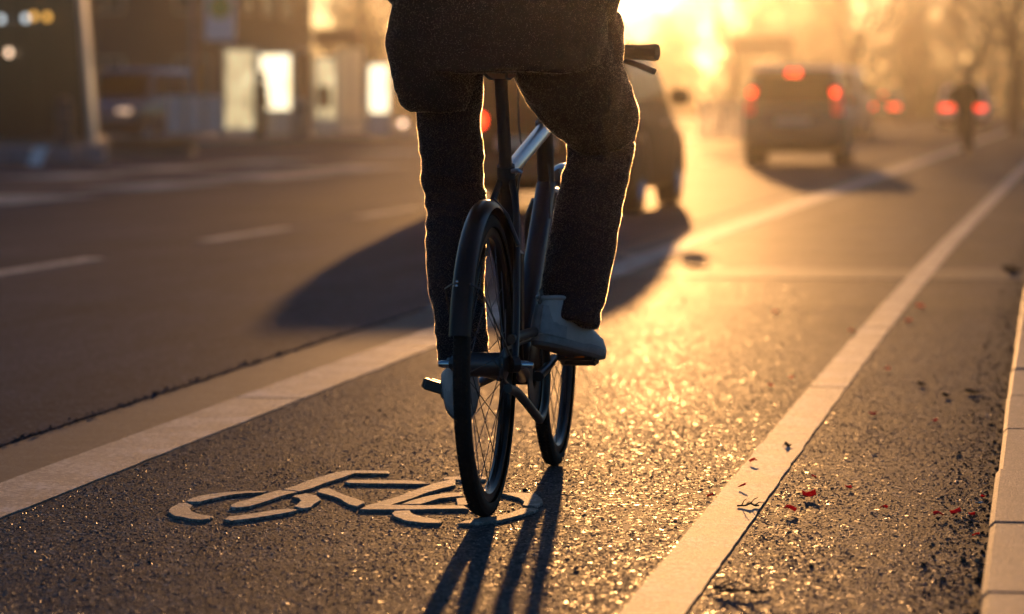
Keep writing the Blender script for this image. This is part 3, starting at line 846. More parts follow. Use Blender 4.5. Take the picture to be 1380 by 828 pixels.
def hand(prims, wrist, palm_end, s, curl=(0,0,-.02)):
    w = Vector(wrist); e = Vector(palm_end); ax = (e-w).normalized()
    side = ax.cross(Vector((0,0,1))).normalized()*s
    prims.append(('t', [w, w.lerp(e,.5), e], [(.024,.020),(.038,.018),(.036,.016)]))
    for k, (o, L) in enumerate(((-.030,.062),(-.010,.075),(.010,.07),(.029,.055))):
        b0 = e + side*o; b1 = b0 + ax*L*.55 + Vector(curl)*.5; b2 = b0 + ax*L*.85 + Vector(curl)*1.5
        prims.append(('t', [b0, b1, b2], [.0095,.009,.0075]))
    t0 = w.lerp(e, .35) - side*.032; prims.append(('t', [t0, t0 + ax*.035 - side*.022, t0 + ax*.065 - side*.026], [.012,.0105,.008]))

LK = {'hipL': (-.130,.215,1.095), 'kneeL': (-.144,.40,.715), 'ankL': (-.090,.185,.320),
      'hipR': (.138,.235,1.095), 'kneeR': (.188,.625,.885), 'ankR': (.108,.475,.425)}

def rider():
    B = []
    h = LK
    B.append(('t', [(0,.215,1.09),(0,.225,1.22),(0,.28,1.42),(0,.315,1.50)], [(.15,.11),(.13,.10),(.16,.105),(.12,.08)]))
    B.append(('t', [h['hipL'], h['kneeL']], [.056,.040])); B.append(('t', [h['kneeL'], h['ankL']], [.040,.032]))
    B.append(('t', [h['hipR'], h['kneeR']], [.056,.040])); B.append(('t', [h['kneeR'], h['ankR']], [.040,.032]))
    B.append(('t', [h['ankL'], (-.105,.30,.275)], [.036,.03])); B.append(('t', [h['ankR'], (.15,.60,.355)], [.036,.03]))
    B.append(('t', [(0,.315,1.47),(0,.345,1.60)], [.055,.052]))
    B.append(('e', (0,.375,1.70), (.075,.098,.118)))
    B.append(('e', (0,.425,1.655), (.05,.05,.06)))
    B.append(('t', [(0,.462,1.705),(0,.483,1.675)], [.010,.014]))            # nose
    for s in (-1, 1):
        B.append(('e', (s*.077,.37,1.70), (.010,.018,.030)))                 # ears
        B.append(('e', (s*.032,.452,1.715), (.016,.012,.010)))               # eyes
        B.append(('t', [(s*.17,.30,1.46),(s*.235,.20,1.26)], [.052,.043]))
        B.append(('t', [(s*.235,.20,1.26),(s*.195,.33,1.17)], [.041,.028]))
        hand(B, (s*.195,.33,1.17), (s*.165,.36,1.10), s, (0,-.01,-.01))
    B.append(('t', [(-.022,.472,1.645),(0,.478,1.643),(.022,.472,1.645)], [.006,.008,.006]))   # mouth
    p = fuse('person', B, MATS['skin'], None, .0065, 5)
    p.location = (BX, BY, 0)
    tag(p, 'cyclist in dark coat, dark trousers and pale sneakers riding the black city bicycle', 'person')
    fuse('hair', [('e', (0,.355,1.735), (.086,.10,.10)), ('e', (0,.32,1.68), (.078,.06,.085))], MATS['hair'], p, .008, 4, lambda v: .006*noise.noise(v*45))
    # trousers: two loose legs with folds
    T = []
    T.append(('t', [(0,.215,1.18),(0,.215,1.075)], [(.17,.125),(.17,.13)], 0))
    T.append(('t', [h['hipL'], (-.142,.32,.92), h['kneeL'], (-.126,.32,.55), (-.094,.215,.40), (-.086,.195,.325)], [.090,.079,.075,.070,.060,.058], 0))
    T.append(('t', [h['hipR'], (.160,.44,.99), h['kneeR'], (.163,.570,.71), (.139,.510,.53), (.120,.480,.415)], [.100,.092,.081,.083,.082,.078], 0))
    T.append(('e', h['hipL'], (.090,.10,.10))); T.append(('e', h['hipR'], (.102,.10,.10)))
    T.append(('e', h['kneeR'], (.080,.078,.08))); T.append(('e', h['kneeL'], (.074,.078,.08)))
    def wr(v):
        d = .0
        for k in ('kneeL', 'kneeR'):
            q = Vector(h[k]); dist = (v-q).length
            d += .011*math.exp(-(dist/.13)**2)*(1.5*noise.noise(Vector((v.x*7+3, v.y*7, v.z*34+6*v.x))) + .5*noise.noise(Vector((v.x*12, v.y*12, v.z*70))))
        for k in ('ankL', 'ankR'):
            q = Vector(h[k]); dist = (v-q).length
            d += .007*math.exp(-(dist/.12)**2)*1.5*noise.noise(Vector((v.x*9, v.y*9, v.z*36-8*v.x)))
        return d + .006*noise.noise(Vector((v.x*10, v.y*10, v.z*17))) + .0020*noise.noise(v*45)
    fuzz(fuse('trousers', T, MATS['trouser_cloth'], p, .0065, 4, wr), 250000, .0025, MATS['fibre'], 5)
    # coat: body, side flap, skirt over the raised thigh, sleeves, collar
    C = []
    def ring(z, xl, xr, yb, yf, n=28, p_=2.5):
        out = []
        cx, cy = (xl+xr)/2, (yb+yf)/2; ax, ay = (xr-xl)/2, (yf-yb)/2
        for k in range(n):
            a = 2*math.pi*k/n
            out.append((cx+ax*math.copysign(abs(math.cos(a))**(2/p_), math.cos(a)), cy+ay*math.copysign(abs(math.sin(a))**(2/p_), math.sin(a)), z))
        return out
    C.append(('loft', [ring(1.022,-.205,.195,.048,.33), ring(1.05,-.235,.235,.045,.38), ring(1.10,-.245,.245,.052,.40), ring(1.20,-.232,.245,.09,.39), ring(1.32,-.215,.215,.115,.40), ring(1.43,-.20,.20,.135,.43), ring(1.50,-.165,.165,.165,.43), ring(1.55,-.10,.10,.225,.41)]))
    C.append(('loft', [ring(.930,-.218,-.085,.135,.30), ring(.945,-.236,-.08,.115,.33), ring(.975,-.250,-.07,.095,.35), ring(1.03,-.262,-.06,.085,.36), ring(1.09,-.272,-.05,.085,.36), ring(1.15,-.262,-.05,.095,.35), ring(1.22,-.242,-.05,.11,.34)]))
    C.append(('t', [(.120,.24,1.090),(.146,.40,1.005),(.172,.52,.943),(.186,.61,.898)], [.118,.122,.112,.096]))
    C.append(('e', (.175,.40,1.09), (.095,.14,.15)))
    for s in (-1, 1):
        C.append(('t', [(s*.175,.30,1.455),(s*.238,.20,1.26)], [.080,.068])); C.append(('t', [(s*.238,.20,1.26),(s*.200,.35,1.16)], [.066,.055]))
    C.append(('t', [(0,.325,1.50),(0,.34,1.57)], [(.082,.082),(.075,.075)], 0))
    def wc(v):
        return .006*noise.noise(v*9) + .0035*noise.noise(Vector((v.x*20, v.y*20, v.z*34))) + .0015*noise.noise(v*60)
    fuzz(fuse('coat', C, MATS['coat_cloth'], p, .008, 6, wc), 120000, .0028, MATS['fibre'], 6)
    # sneakers
    def shoe(ball, heel, yaw_out, side, lbl):
        root = empty('shoe', (0, 0, 0), 0, p); 
        A = Vector(heel); Bq = Vector(ball); ax = (Bq-A).normalized()
        sd = ax.cross(Vector((0,0,1))).normalized(); up = sd.cross(ax).normalized()
        M = Matrix((sd, ax, up)).transposed()
        def sole_ring(z, g, n=32):
            out = []
            for k in range(n):
                a = 2*math.pi*k/n; t = math.sin(a)
                yy = .145*t
                wdt = (.040 if t < 0 else .040+.010*math.sin(min(1, t*1.25)*math.pi)) + g
                x = wdt*math.copysign(abs(math.cos(a))**.75, math.cos(a)) + side*.006*max(0, t)
                zz = z + (.018*max(0, t-.55)**1.3*2 if z < .02 else .006*max(0, t-.55))
                out.append(M @ Vector((x, yy+.085, zz)) + A)
            return out
        sole = MB().loft([sole_ring(0,-.004), sole_ring(.004,.0), sole_ring(.010,.0012)]); sole.build('outsole', MATS['shoe_sole'], root, 50)
        MB().loft([sole_ring(.0102,-.0005), sole_ring(.013,.0015), sole_ring(.028,.002), sole_ring(.032,-.001)]).build('midsole', MATS['shoe_midsole'], root, 50)
        rings = []
        for (z, y0, y1, w0) in ((.022,-.060,.226,.041),(.036,-.062,.222,.0425),(.054,-.062,.205,.042),(.070,-.060,.165,.0395),(.088,-.057,.125,.036),(.106,-.054,.090,.033),(.120,-.055,.066,.031)):
            ring_ = []
            for k in range(28):
                a = 2*math.pi*k/28; t = math.sin(a)
                yy = (y0+y1)/2 + (y1-y0)/2*t
                fw = 1.0 + (.16*max(0, math.sin(max(0,t)*math.pi*.75)) if z < .06 else 0)
                ring_.append(M @ Vector((w0*fw*math.copysign(abs(math.cos(a))**.8, math.cos(a)) + side*.006*max(0,t), yy, z)) + A)
            rings.append(ring_)
        MB().loft(rings).build('upper', MATS['shoe_leather'], root, 60)
        # heel counter, collar roll
        cr = [M @ Vector((.0305*math.copysign(abs(math.cos(a))**.8, math.cos(a)), .006+.062*math.sin(a), .120+.005*math.cos(2*a))) + A for a in [2*math.pi*k/28 for k in range(28)]]
        MB().tube(cr, .0055, 8, closed=True).build('collar', MATS['shoe_leather'], root, True)
        hc = []
        for (z, g) in ((.028,.0035),(.052,.0035),(.080,.0032),(.098,.002)):
            hc.append([M @ Vector((( .0405-.0095*max(0,(z-.048)/.05)+g)*math.copysign(abs(math.cos(a))**.8, math.cos(a)), .08+(.142+g)*math.sin(a)*1.0, z)) + A for a in [R(-90-62+124*k/14) for k in range(15)]])
        mb = MB(); n = 15
        mb.add([q for r_ in hc for q in r_], [(i*n+k, i*n+k+1, (i+1)*n+k+1, (i+1)*n+k) for i in range(3) for k in range(14)])
        mb.build('heel_tab', MATS['shoe_tab'], root, True)
        lp = [M @ Vector((0, -.066+.010*math.sin(math.pi*t/6), .100+.034*t/6)) + A for t in range(7)]
        MB().tube(lp, (.007,.002), 6).build('pull_tab', MATS['shoe_sole'], root, True)
        for xx in (-.013, .013):
            MB().tube([M @ Vector((xx, -.0665, .034))+A, M @ Vector((xx*.95, -.0662, .06))+A, M @ Vector((xx*.8, -.062, .096))+A], .0016, 6).build('seam', MATS['shoe_midsole'], root, True)
        for q in range(4):
            y = .085+.022*q; z = .096-.0095*q
            MB().tube([M @ Vector((-.024,y,z-.012))+A, M @ Vector((0,y+.004,z+.004))+A, M @ Vector((.024,y,z-.012))+A], .0028, 6).build('lace', MATS['shoe_leather'], root, True)
        root['label'] = lbl
        return root
    shoe((.172,.600,.312), (.084,.415,.358), .2, 1, 'right pale sneaker on the forward pedal, heel towards the viewer')
    shoe((-.118,.33,.262), (-.085,.155,.222), -.1, -1, 'left pale sneaker seen through the rear spokes')
    return p
rider()

# ------------------------------------------------------------------ cars
plain('car_black', (.010,.010,.011), .55, var=.15, Specular_IOR_Level=.03)
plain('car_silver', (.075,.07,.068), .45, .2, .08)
plain('lit_roof_silver', (.62,.62,.62), .28, .8, .06)  # sky sheen of the roof put into a lighter copy of the body silver
plain('car_white', (.70,.70,.69), .3, var=.06, coat=.6)
plain('car_blue', (.03,.045,.075), .25, var=.15, coat=.8)
plain('car_grey', (.24,.25,.27), .35, .2, .1, coat=.4)
plain('car_glass', (.012,.013,.014), .2, var=.1, Specular_IOR_Level=.01)
plain('plate', (.36,.36,.34), .4, var=.06)
lamp_mat('tail_lit', (1.0, .045, .012), 5.0, (.5,.01,.01))
lamp_mat('tail_dim', (1.0, .04, .012), .3, (.45,.01,.01))
lamp_mat('head_lit', (1.0, .58, .28), .9, (.9,.9,.9))

def rrect(cx, cy, ax, ay, n=6, r=.1):
    out = []
    for q, (sx, sy) in enumerate(((1,1),(-1,1),(-1,-1),(1,-1))):
        for k in range(n):
            a = R(90*q + 90*k/(n-1))
            out.append((cx + sx*(ax-r) + r*math.cos(a), cy + sy*(ay-r) + r*math.sin(a)))
    return out

def make_car(name, label, cat, loc, rz, paint, L=4.2, Wd=1.78, H=1.5, belt=.92, rear0=.05, rear1=.45, hood=1.15, lit='tail_lit', tall=False, centre=True, heads=False, group=None):
    c = empty(name, (*loc, 0), rz); tag(c, label, cat, group)
    P = MATS[paint]; w = Wd/2
    # lower body: sections along the car
    rings = []
    for (y, fw, z0, z1) in ((0,.86,.36,belt-.18),(.05,.95,.28,belt-.06),(.25,.99,.20,belt),(L*.3,1.0,.18,belt+.01),(L*.6,1.0,.18,belt),(L-hood,.99,.18,belt-.01),(L-.45,.96,.2,belt-.14),(L-.1,.88,.26,belt-.30),(L,.76,.36,belt-.42)):
        pts = rrect(0, (z0+z1)/2, w*fw, (z1-z0)/2, 5, min(.16, (z1-z0)/2.2))
        rings.append([(x, y, z) for x, z in pts])
    MB().loft(rings).build('body', P, c, 50)
    # cabin
    yf0, yf1 = L-hood-.05, L-hood-.75
    lev = [(belt-.04, rear0, yf0, w*.965), ((belt+H)/2, rear0+(rear1-rear0)*.45, yf0+(yf1-yf0)*.5, w*.90), (H-.07, rear1-.03, yf1, w*.80), (H-.015, rear1+.10, yf1-.12, w*.72), (H, rear1+.35, yf1-.4, w*.55)]
    MB().loft([[(x, y, z) for x, y in rrect(0, (a+b)/2, ww, (b-a)/2, 5, .10)] for (z, a, b, ww) in lev]).build('cabin', P, c, 50)
    if tall:
        MB().loft([[(x, y, z+.006) for x, y in rrect(0, (a+b)/2, ww, (b-a)/2, 5, .10)] for (z, a, b, ww) in ((H-.06, rear1-.01, yf1-.02, w*.795), (H-.015, rear1+.10, yf1-.12, w*.735), (H, rear1+.35, yf1-.4, w*.56))]).build('roof_sheen', MATS['lit_roof_silver'], c, 50)
    def at(z):
        for (p, q) in zip(lev[:-1], lev[1:]):
            if p[0] <= z <= q[0]:
                t = (z-p[0])/(q[0]-p[0]); return [p[i]+(q[i]-p[i])*t for i in range(4)]
        return lev[-1]
    g = MATS['car_glass']; za, zb = belt+.06, H-.12
    zs = [za, (belt+H)/2, zb]
    def pane(name, side):
        rows = []
        for z in zs:
            _, a, b, ww = at(z)
            if side == 'rear': rows.append([(-ww+.13, a-.006, z), (0, a-.008, z), (ww-.13, a-.006, z)])
            elif side == 'front': rows.append([(-ww+.1, b+.006, z), (0, b+.008, z), (ww-.1, b+.006, z)])
            else:
                s, f0, f1 = side
                y0 = a+.16+(b-a-.32)*f0; y1 = a+.16+(b-a-.32)*f1
                rows.append([(s*(ww+.006), y0, z), (s*(ww+.006), (y0+y1)/2, z), (s*(ww+.006), y1, z)])
        MB().add([p for r_ in rows for p in r_], [(0,1,4,3),(1,2,5,4),(3,4,7,6),(4,5,8,7)]).build(name, g, c)
    pane('rear_window', 'rear'); pane('windscreen', 'front')
    for s in (-1, 1):
        for (f0, f1) in ((0,.24),(.27,.60),(.63,1)): pane('side_window', (s, f0, f1))
        MB().bbox(min(s*(w-.02), s*(w+.15)), max(s*(w-.02), s*(w+.15)), yf0-.28, yf0-.12, belt+.02, belt+.17, .03).build('wing_mirror', P, c)
        MB().bbox(min(s*(w-.001), s*(w+.012)), max(s*(w-.001), s*(w+.012)), L*.46, L*.56, belt-.16, belt-.13, .004).build('door_handle', MATS['black_plastic'], c)
        if tall:
            mb = MB(); zz = [belt-.12, belt+.08, belt+.30]
            rows = []
            for z in zz:
                if z < belt-.04: a, ww = .03, w*.95
                else: _, a, _b, ww = at(z)
                rows.append((a, ww))
            vs = []
            for (z, (a, ww)) in zip(zz, rows):
                vs += [(s*(ww-.15), a-.022, z), (s*(ww-.02), a-.018, z), (s*(ww+.006), a+.09, z)]
            mb.add(vs, [(0,1,4,3),(1,2,5,4),(3,4,7,6),(4,5,8,7)]); lt = mb.build('tail_light', MATS['tail_dim'], c)
            _, a, _b, ww = at(belt+.24)
            MB().ell((s*(ww-.085), a-.028, belt+.22), (.055,.03,.06), 14, 8).build('lit_lens', MATS[lit], lt, True)
        else:
            MB().bbox(min(s*(w-.55), s*(w-.06)), max(s*(w-.55), s*(w-.06)), -.02, .16, belt-.19, belt-.05, .03).build('tail_light', MATS[lit], c)
        MB().bbox(min(s*(w-.52), s*(w-.14)), max(s*(w-.52), s*(w-.14)), L-.22, L-.02, belt-.42, belt-.28, .03).build('headlight', MATS['head_lit' if heads else 'silver'], c)
    if centre:
        _, a, b, ww = at(H-.09)
        if tall: MB().bbox(-w*.76, w*.76, a-.10, a+.12, H-.055, H+.014, .02).build('lit_spoiler', MATS['car_white'], c)  # sunlight on the tailgate edge put into white paint
        MB().bbox(-.10, .10, a-.035-.02*tall, a+.02, H-.105-.035*tall, H-.06, .008).build('brake_light', MATS[lit], c)
    MB().bbox(-w*.9, w*.9, -.045, .1, .30, .50, .04).build('rear_bumper', MATS['black_plastic'], c)
    MB().bbox(-.26, .26, -.055, -.02, .56 if not tall else .62, .67 if not tall else .73, .004).build('number_plate', MATS['plate'], c)
    MB().bbox(-w*.88, w*.88, L-.12, L+.03, .26, .42, .04).build('front_bumper', MATS['black_plastic'], c)
    tr = .315
    ty = MB().lathe([(.19,-.10),(.29,-.105),(.312,-.085),(tr,-.05),(tr,.05),(.312,.085),(.29,.105),(.19,.10)], 28).mesh('tyre', 40)
    rm = MB().lathe([(.0,.06),(.05,.075),(.06,.05),(.15,.055),(.18,.09),(.195,.10),(.195,-.09)], 28).mesh('rim', 40)
    for s in (-1, 1):
        for y in (.72, L-.82):
            wh = empty('wheel', (s*(w-.105), y, tr), 0, c)
            link('tyre', ty, MATS['rubber'], wh)
            r_ = link('rim', rm, MATS['silver'], wh); r_.rotation_euler = (0, 0, 0 if s > 0 else math.pi)
            MB().lathe([(.33,.02),(.385,.02),(.385,-.01),(.33,-.01)], 18, at=(s*(w-.012), y, tr), a0=R(-5), a1=R(185)).build('wheel_arch', MATS['black_plastic'], c)
    return c

make_car('car', 'black car just ahead of the cyclist, its right flank beside his knee', 'car', (-4.35, 28.0), R(-.5), 'car_black', L=4.3, Wd=1.80, H=1.50, belt=.92, rear0=.10, rear1=.62)
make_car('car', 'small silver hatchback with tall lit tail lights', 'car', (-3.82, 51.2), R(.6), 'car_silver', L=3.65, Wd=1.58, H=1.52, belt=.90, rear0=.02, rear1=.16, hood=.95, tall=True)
x, y = spot(1187, 160); make_car('car', 'dark car with three red lights between the silver hatchback and the far cyclist', 'car', (x, y), R(-1.6), 'car_blue', L=4.3, Wd=1.78, H=1.46, rear1=.7)
x, y = spot(1296, 122); make_car('car', 'white car behind the far cyclist with both tail lights glowing', 'car', (x, y), R(-1.6), 'car_white', L=4.1, Wd=1.76, H=1.62, centre=False)
x, y = spot(1112, 92); make_car('van', 'grey van half hidden ahead of the small silver hatchback', 'van', (x, y), R(-1.6), 'car_grey', L=4.9, Wd=1.9, H=1.95, belt=1.15, rear0=.0, rear1=.10, hood=.9, lit='tail_dim', centre=False)
x, y = spot(170, 88); make_car('van', 'dark blue van with lit headlamps parked behind the low hedge', 'van', (x, y+4.6), R(172), 'car_blue', L=4.7, Wd=1.9, H=1.9, belt=1.1, rear0=.0, rear1=.12, hood=1.0, lit='tail_dim', heads=True, centre=False)

# ------------------------------------------------------------------ far cyclist and pedestrian
def small_figure(name, label, loc, rz, pose, cloth_a, cloth_b):
    B = []
    if pose == 'walk':
        hL, hR, kL, kR, aL, aR = (-.09,0,.93),(.09,0,.93),(-.10,.08,.50),(.10,-.02,.50),(-.10,.02,.08),(.10,-.20,.12)
        top = [(0,0,.93),(0,.0,1.15),(0,.01,1.40)]
        head = (0,.03,1.64); sh = 1.40; hands = [((-.22,.05,1.40),(-.27,-.02,1.13),(-.22,.14,.95)),((.22,.0,1.40),(.28,-.04,1.13),(.20,.12,.98))]
    else:
        hL, hR, kL, kR, aL, aR = (-.10,.22,1.0),(.10,.22,1.0),(-.13,.50,.88),(.12,.42,.66),(-.11,.46,.44),(.11,.36,.20)
        top = [(0,.20,1.0),(0,.26,1.22),(0,.36,1.46)]
        head = (0,.44,1.70); sh = 1.46; hands = [((-.20,.36,1.44),(-.29,.50,1.22),(-.26,.80,1.10)),((.20,.36,1.44),(.29,.50,1.22),(.26,.80,1.10))]
    for a, k, f in ((hL,kL,aL),(hR,kR,aR)):
        B += [('t',[a,k],[.078,.055]),('t',[k,f],[.052,.036]),('t',[f,(f[0],f[1]+.16,f[2]-.05)],[.036,.03])]
    B += [('t',top,[(.15,.11),(.135,.10),(.17,.11)]),('t',[(0,head[1]-.02,sh),(0,head[1],head[2]-.08)],[.055,.05]),('e',head,(.075,.095,.118)),('e',(0,head[1]+.10,head[2]-.02),(.012,.02,.02))]
    for (a, e, w_) in hands:
        B += [('t',[a,e],[.05,.042]),('t',[e,w_],[.04,.027])]
        hand(B, w_, tuple(Vector(w_)+(Vector(w_)-Vector(e)).normalized()*.09), 1)
    p = fuse('person', B, MATS['skin'], None, .012, 3); p.location = (*loc, 0); p.rotation_euler = (0,0,rz)
    tag(p, label, 'person')
    C = [('t',top,[(.20,.15),(.19,.15),(.215,.14)])] + [('t',[a,e],[.068,.06]) for a,e,w_ in hands] + [('t',[e,w_],[.058,.045]) for a,e,w_ in hands]
    fuse('coat', C, cloth_a, p, .014, 3, lambda v: .008*noise.noise(v*9))
    T = [('t',[a,k],[.10,.075]) for a,k in ((hL,kL),(hR,kR))] + [('t',[k,f],[.073,.06]) for k,f in ((kL,aL),(kR,aR))]
    fuse('trousers', T, cloth_b, p, .014, 3, lambda v: .006*noise.noise(v*12))
    fuse('hair', [('e',(0,head[1]-.02,head[2]+.035),(.085,.10,.095))], MATS['hair'], p, .012, 3)
    for f in (aL, aR):
        fuse('shoe', [('t',[(f[0],f[1]-.04,f[2]-.035),(f[0],f[1]+.17,f[2]-.055)],[.042,.038])], MATS['black_plastic'], p, .012, 2)
    return p
x, y = spot(1299, 60)
farp = small_figure('person', 'far cyclist in dark clothes riding up the lane in front of the white car', (x, y), R(-1.6), 'ride', MATS['coat_cloth'], MATS['trouser_cloth'])
fb = tag(empty('bicycle', (x, y, 0), R(-1.6)), 'dark bicycle under the far cyclist near the white car', 'bicycle'); fb.scale = farp.scale = (.88,)*3
for yy in (0, 1.08):
    wv = MB().lathe([(.30,-.012),(.32,-.02),(.345,-.012),(.35,0),(.345,.012),(.32,.02),(.30,.012),(.30,-.012)], 36).build('wheel', MATS['rubber'], fb, 40, (0, yy, .35))
    MB().tube([(-.05,0,0),(.05,0,0)], .02, 10).build('hub', MATS['dark_steel'], wv)
for a, b_ in (((0,.45,.28),(0,.27,.82)),((0,.28,.78),(0,.90,.84)),((0,.45,.28),(0,.93,.70)),((0,.95,.62),(0,.89,1.0)),((.05,1.08,.35),(0,.95,.66)),((-.05,1.08,.35),(0,.95,.66)),((.06,0,.35),(0,.45,.28)),((-.06,0,.35),(0,.45,.28)),((.06,0,.35),(0,.28,.76)),((-.06,0,.35),(0,.28,.76)),((0,.27,.82),(0,.23,.95)),((-.3,.80,1.05),(.3,.80,1.05))):
    MB().tube([a, b_], .017, 8).build('frame_tube', MATS['frame_paint'], fb, True)
MB().ell((0,.22,.96), (.07,.13,.03)).build('saddle', MATS['black_plastic'], fb, True)
x, y = spot(354, 85)
small_figure('person', 'pedestrian in dark clothes standing before the brightest poster case', (x, y), R(-60), 'walk', MATS['coat_cloth'], MATS['trouser_cloth'])

# ------------------------------------------------------------------ the stop across the street
plain('alu_grey', (.30,.31,.32), .4, .6, .12)
plain('rust_brown', (.22,.09,.045), .6, var=.25)
plain('pale_panel', (.55,.54,.52), .45, var=.1)
plain('sign_white', (.72,.72,.74), .4, var=.05)
plain('sign_green', (.06,.30,.05), .4, var=.08)
plain('sign_yellow', (.75,.62,.10), .4, var=.08)
plain('dark_glass', (.02,.022,.024), .08, var=.15, Specular_IOR_Level=.6)
plain('shutter_grey', (.10,.10,.10), .55, var=.2)
plain('stone_blue', (.15,.17,.20), .7, var=.35, scale=6, bump=.5, bscale=25)
plain('red_box', (.26,.075,.04), .5, var=.15)
def poster(name, stops, strength, scale):
    """sheet with the glow of sun in the glass put into its emission"""
    t = NT(name); mp = t.new('ShaderNodeMapping'); t.l.new(t.coord(), mp.inputs[0]); mp.inputs['Scale'].default_value = (5, 1, 1.1)
    c = t.ramp(t.noise(scale, 4, .6, mp.outputs[0]), stops)
    t.set(Base_Color=(.3,.3,.28,1), Roughness=.3, Emission_Color=c, Emission_Strength=strength); MATS[name] = t.m
poster('sun_glow_bright', [(.25,(.55,.38,.16)),(.42,(1,.80,.45)),(.6,(1,.90,.62))], 2.2, 1.1)
poster('sun_glow_soft', [(.3,(.20,.13,.05)),(.5,(.55,.42,.20)),(.72,(1,.82,.48))], 1.3, 1.6)
lamp_mat('lamp_white', (.85, .95, 1.0), 1.6)
lamp_mat('lamp_amber', (1.0, .50, .10), 2.2)
lamp_mat('lamp_pink', (1.0, .66, .42), 3.5)
fg = NT('frosted_glass'); fg.set(Base_Color=(.86,.86,.80,1), Roughness=.45, Transmission_Weight=.75, IOR=1.05); MATS['frosted_glass'] = fg.m
DY = R(YAW)
def root_at(name, u, d, label, cat, rz=DY, group=None):
    x, y = spot(u, d); return tag(empty(name, (x, y, .1), rz), label, cat, group)

def poster_case(u, d, wpx, top_v, label, light, split=None):
    m = d/F_PX; w_ = wpx*m; h = .95+(140-top_v)*m-.1
    o = root_at('poster_case', u, d, label, 'poster case')
    for s in (-1, 1): MB().bbox(s*w_/2-.04, s*w_/2+.04, -.07, .07, 0, h, .01).build('post', MATS['alu_grey'], o)
    MB().bbox(-w_/2+.042, w_/2-.042, -.06, .06, h-.08, h-.002, .008).build('top_rail', MATS['alu_grey'], o)
    lo = .22 if split is None else .95+(140-split)*m-.1
    MB().bbox(-w_/2+.042, w_/2-.042, -.055, .055, .05, lo, .008).build('base_panel', MATS['pale_panel'], o)
    MB().box(-w_/2+.044, w_/2-.044, -.03, .03, lo+.003, h-.083).build('sun_glow_sheet', MATS[light], o)  # emission added for sunlight shining in the glass
    return o
poster_case(324, 85, 42, 64, 'soft sun-glow poster case left of the standing pedestrian', 'sun_glow_soft')
poster_case(372, 86, 44, 70, 'brightest poster case, right behind the pedestrian', 'sun_glow_bright', 148)
poster_case(511, 85, 30, 84, 'bright poster case at the left edge of the cyclist’s coat'.replace('’', "'"), 'sun_glow_bright', 152)
poster_case(440, 88, 30, 76, 'soft sun-glow poster case between brown post and shelter', 'sun_glow_soft', 160)
# glass shelter
o = root_at('bus_shelter', 474, 90, 'glass shelter with flat dark roof beside the cyclist\'s coat', 'shelter')
MB().bbox(-.98, .25, -.3, 1.2, 2.42, 2.86, .03).build('roof', MATS['rust_brown'], o)
for k, x_ in enumerate((-.36, -.02, .32)):
    MB().box(x_-.02, x_+.02, -.02, .02, 0, 2.415).build('post', MATS['alu_grey'], o)
for x_ in (-.34, .0):
    MB().box(x_+.003, x_+.297, -.008, .008, .15, 2.35).build('glass_pane', MATS['frosted_glass'], o)
MB().bbox(-.34, .30, .45, .85, .42, .47, .01).build('bench', MATS['rust_brown'], o)
o = root_at('post', 411, 84, 'tall rust brown post between the poster cases', 'post')
MB().bbox(-.11, .11, -.11, .11, 0, 2.15, .015).build('shaft', MATS['rust_brown'], o); MB().bbox(-.14, .14, -.14, .14, 2.153, 2.22, .01).build('cap', MATS['alu_grey'], o)
o = root_at('litter_bin', 404, 82.5, 'grey litter bin at the foot of the tall rust brown post', 'litter bin')
MB().lathe([(.0,0),(.19,0),(.21,.04),(.21,.86),(.23,.88),(.23,.93),(.19,.95),(.10,.97),(.0,.97)], 20, 'z').build('drum', MATS['alu_grey'], o, 40); MB().bbox(-.13,.13,-.235,-.205,.66,.80,.01).build('opening', MATS['black_plastic'], o)
o = root_at('ticket_machine', 437, 82, 'small red brown box on a thin pole in front of a poster case', 'ticket machine')
MB().tube([(0,0,0),(0,0,.75)], .04, 10).build('pole', MATS['alu_grey'], o, True); MB().bbox(-.15,.15,-.11,.11,.752,1.30,.02).build('housing', MATS['red_box'], o); MB().box(-.09,.09,-.115,-.111,1.05,1.2).build('screen', MATS['dark_glass'], o)
# stop sign mast
o = root_at('stop_sign', 268, 85, 'tall stop mast with white panel and green disc', 'sign')
MB().bbox(-.09, .02, -.05, .05, 0, 4.2, .01).build('mast', MATS['rust_brown'], o); MB().bbox(-.20, -.095, -.05, .05, 0, 4.2, .01).build('mast_cover', MATS['stone_blue'], o)
MB().bbox(.19, .95, -.03, .03, 2.45, 4.1, .015).build('sign_panel', MATS['sign_white'], o)
MB().lathe([(.0,-.046),(.30,-.046),(.30,-.034),(.0,-.034)], 28, 'y', (.57, 0, 3.30)).build('yellow_ring', MATS['sign_yellow'], o, 30)
MB().lathe([(.0,-.056),(.25,-.056),(.25,-.048),(.0,-.048)], 28, 'y', (.57, 0, 3.30)).build('green_disc', MATS['sign_green'], o, 30)
for zz in (2.6, 4.0): MB().bbox(.022, .188, -.02, .02, zz, zz+.06, .005).build('bracket', MATS['alu_grey'], o)
# guard panels
for u, lb in ((237, 'pale guard panel nearest the parked blue van'), (263, 'pale guard panel at the foot of the stop mast'), (289, 'pale guard panel next to the soft sun-glow poster case')):
    o = root_at('guard_panel', u, 83, lb, 'guard panel', group='guard panels along the stop')
    MB().bbox(-.18, .18, -.02, .02, .12, 1.05, .008).build('panel', MATS['pale_panel'], o)
    for s in (-1, 1): MB().bbox(s*.21-.022, s*.21+.022, -.03, .03, 0, 1.09, .006).build('post', MATS['alu_grey'], o)
# bollard lamp
o = root_at('bollard_lamp', 543, 80, 'low bollard with glowing round lamp beside the left leg', 'lamp')
MB().tube([(0,0,0),(0,0,.30)], .05, 12).build('stem', MATS['alu_grey'], o, True); MB().ell((0,0,.38), (.075,.075,.075)).build('globe', MATS['lamp_pink'], o, True)
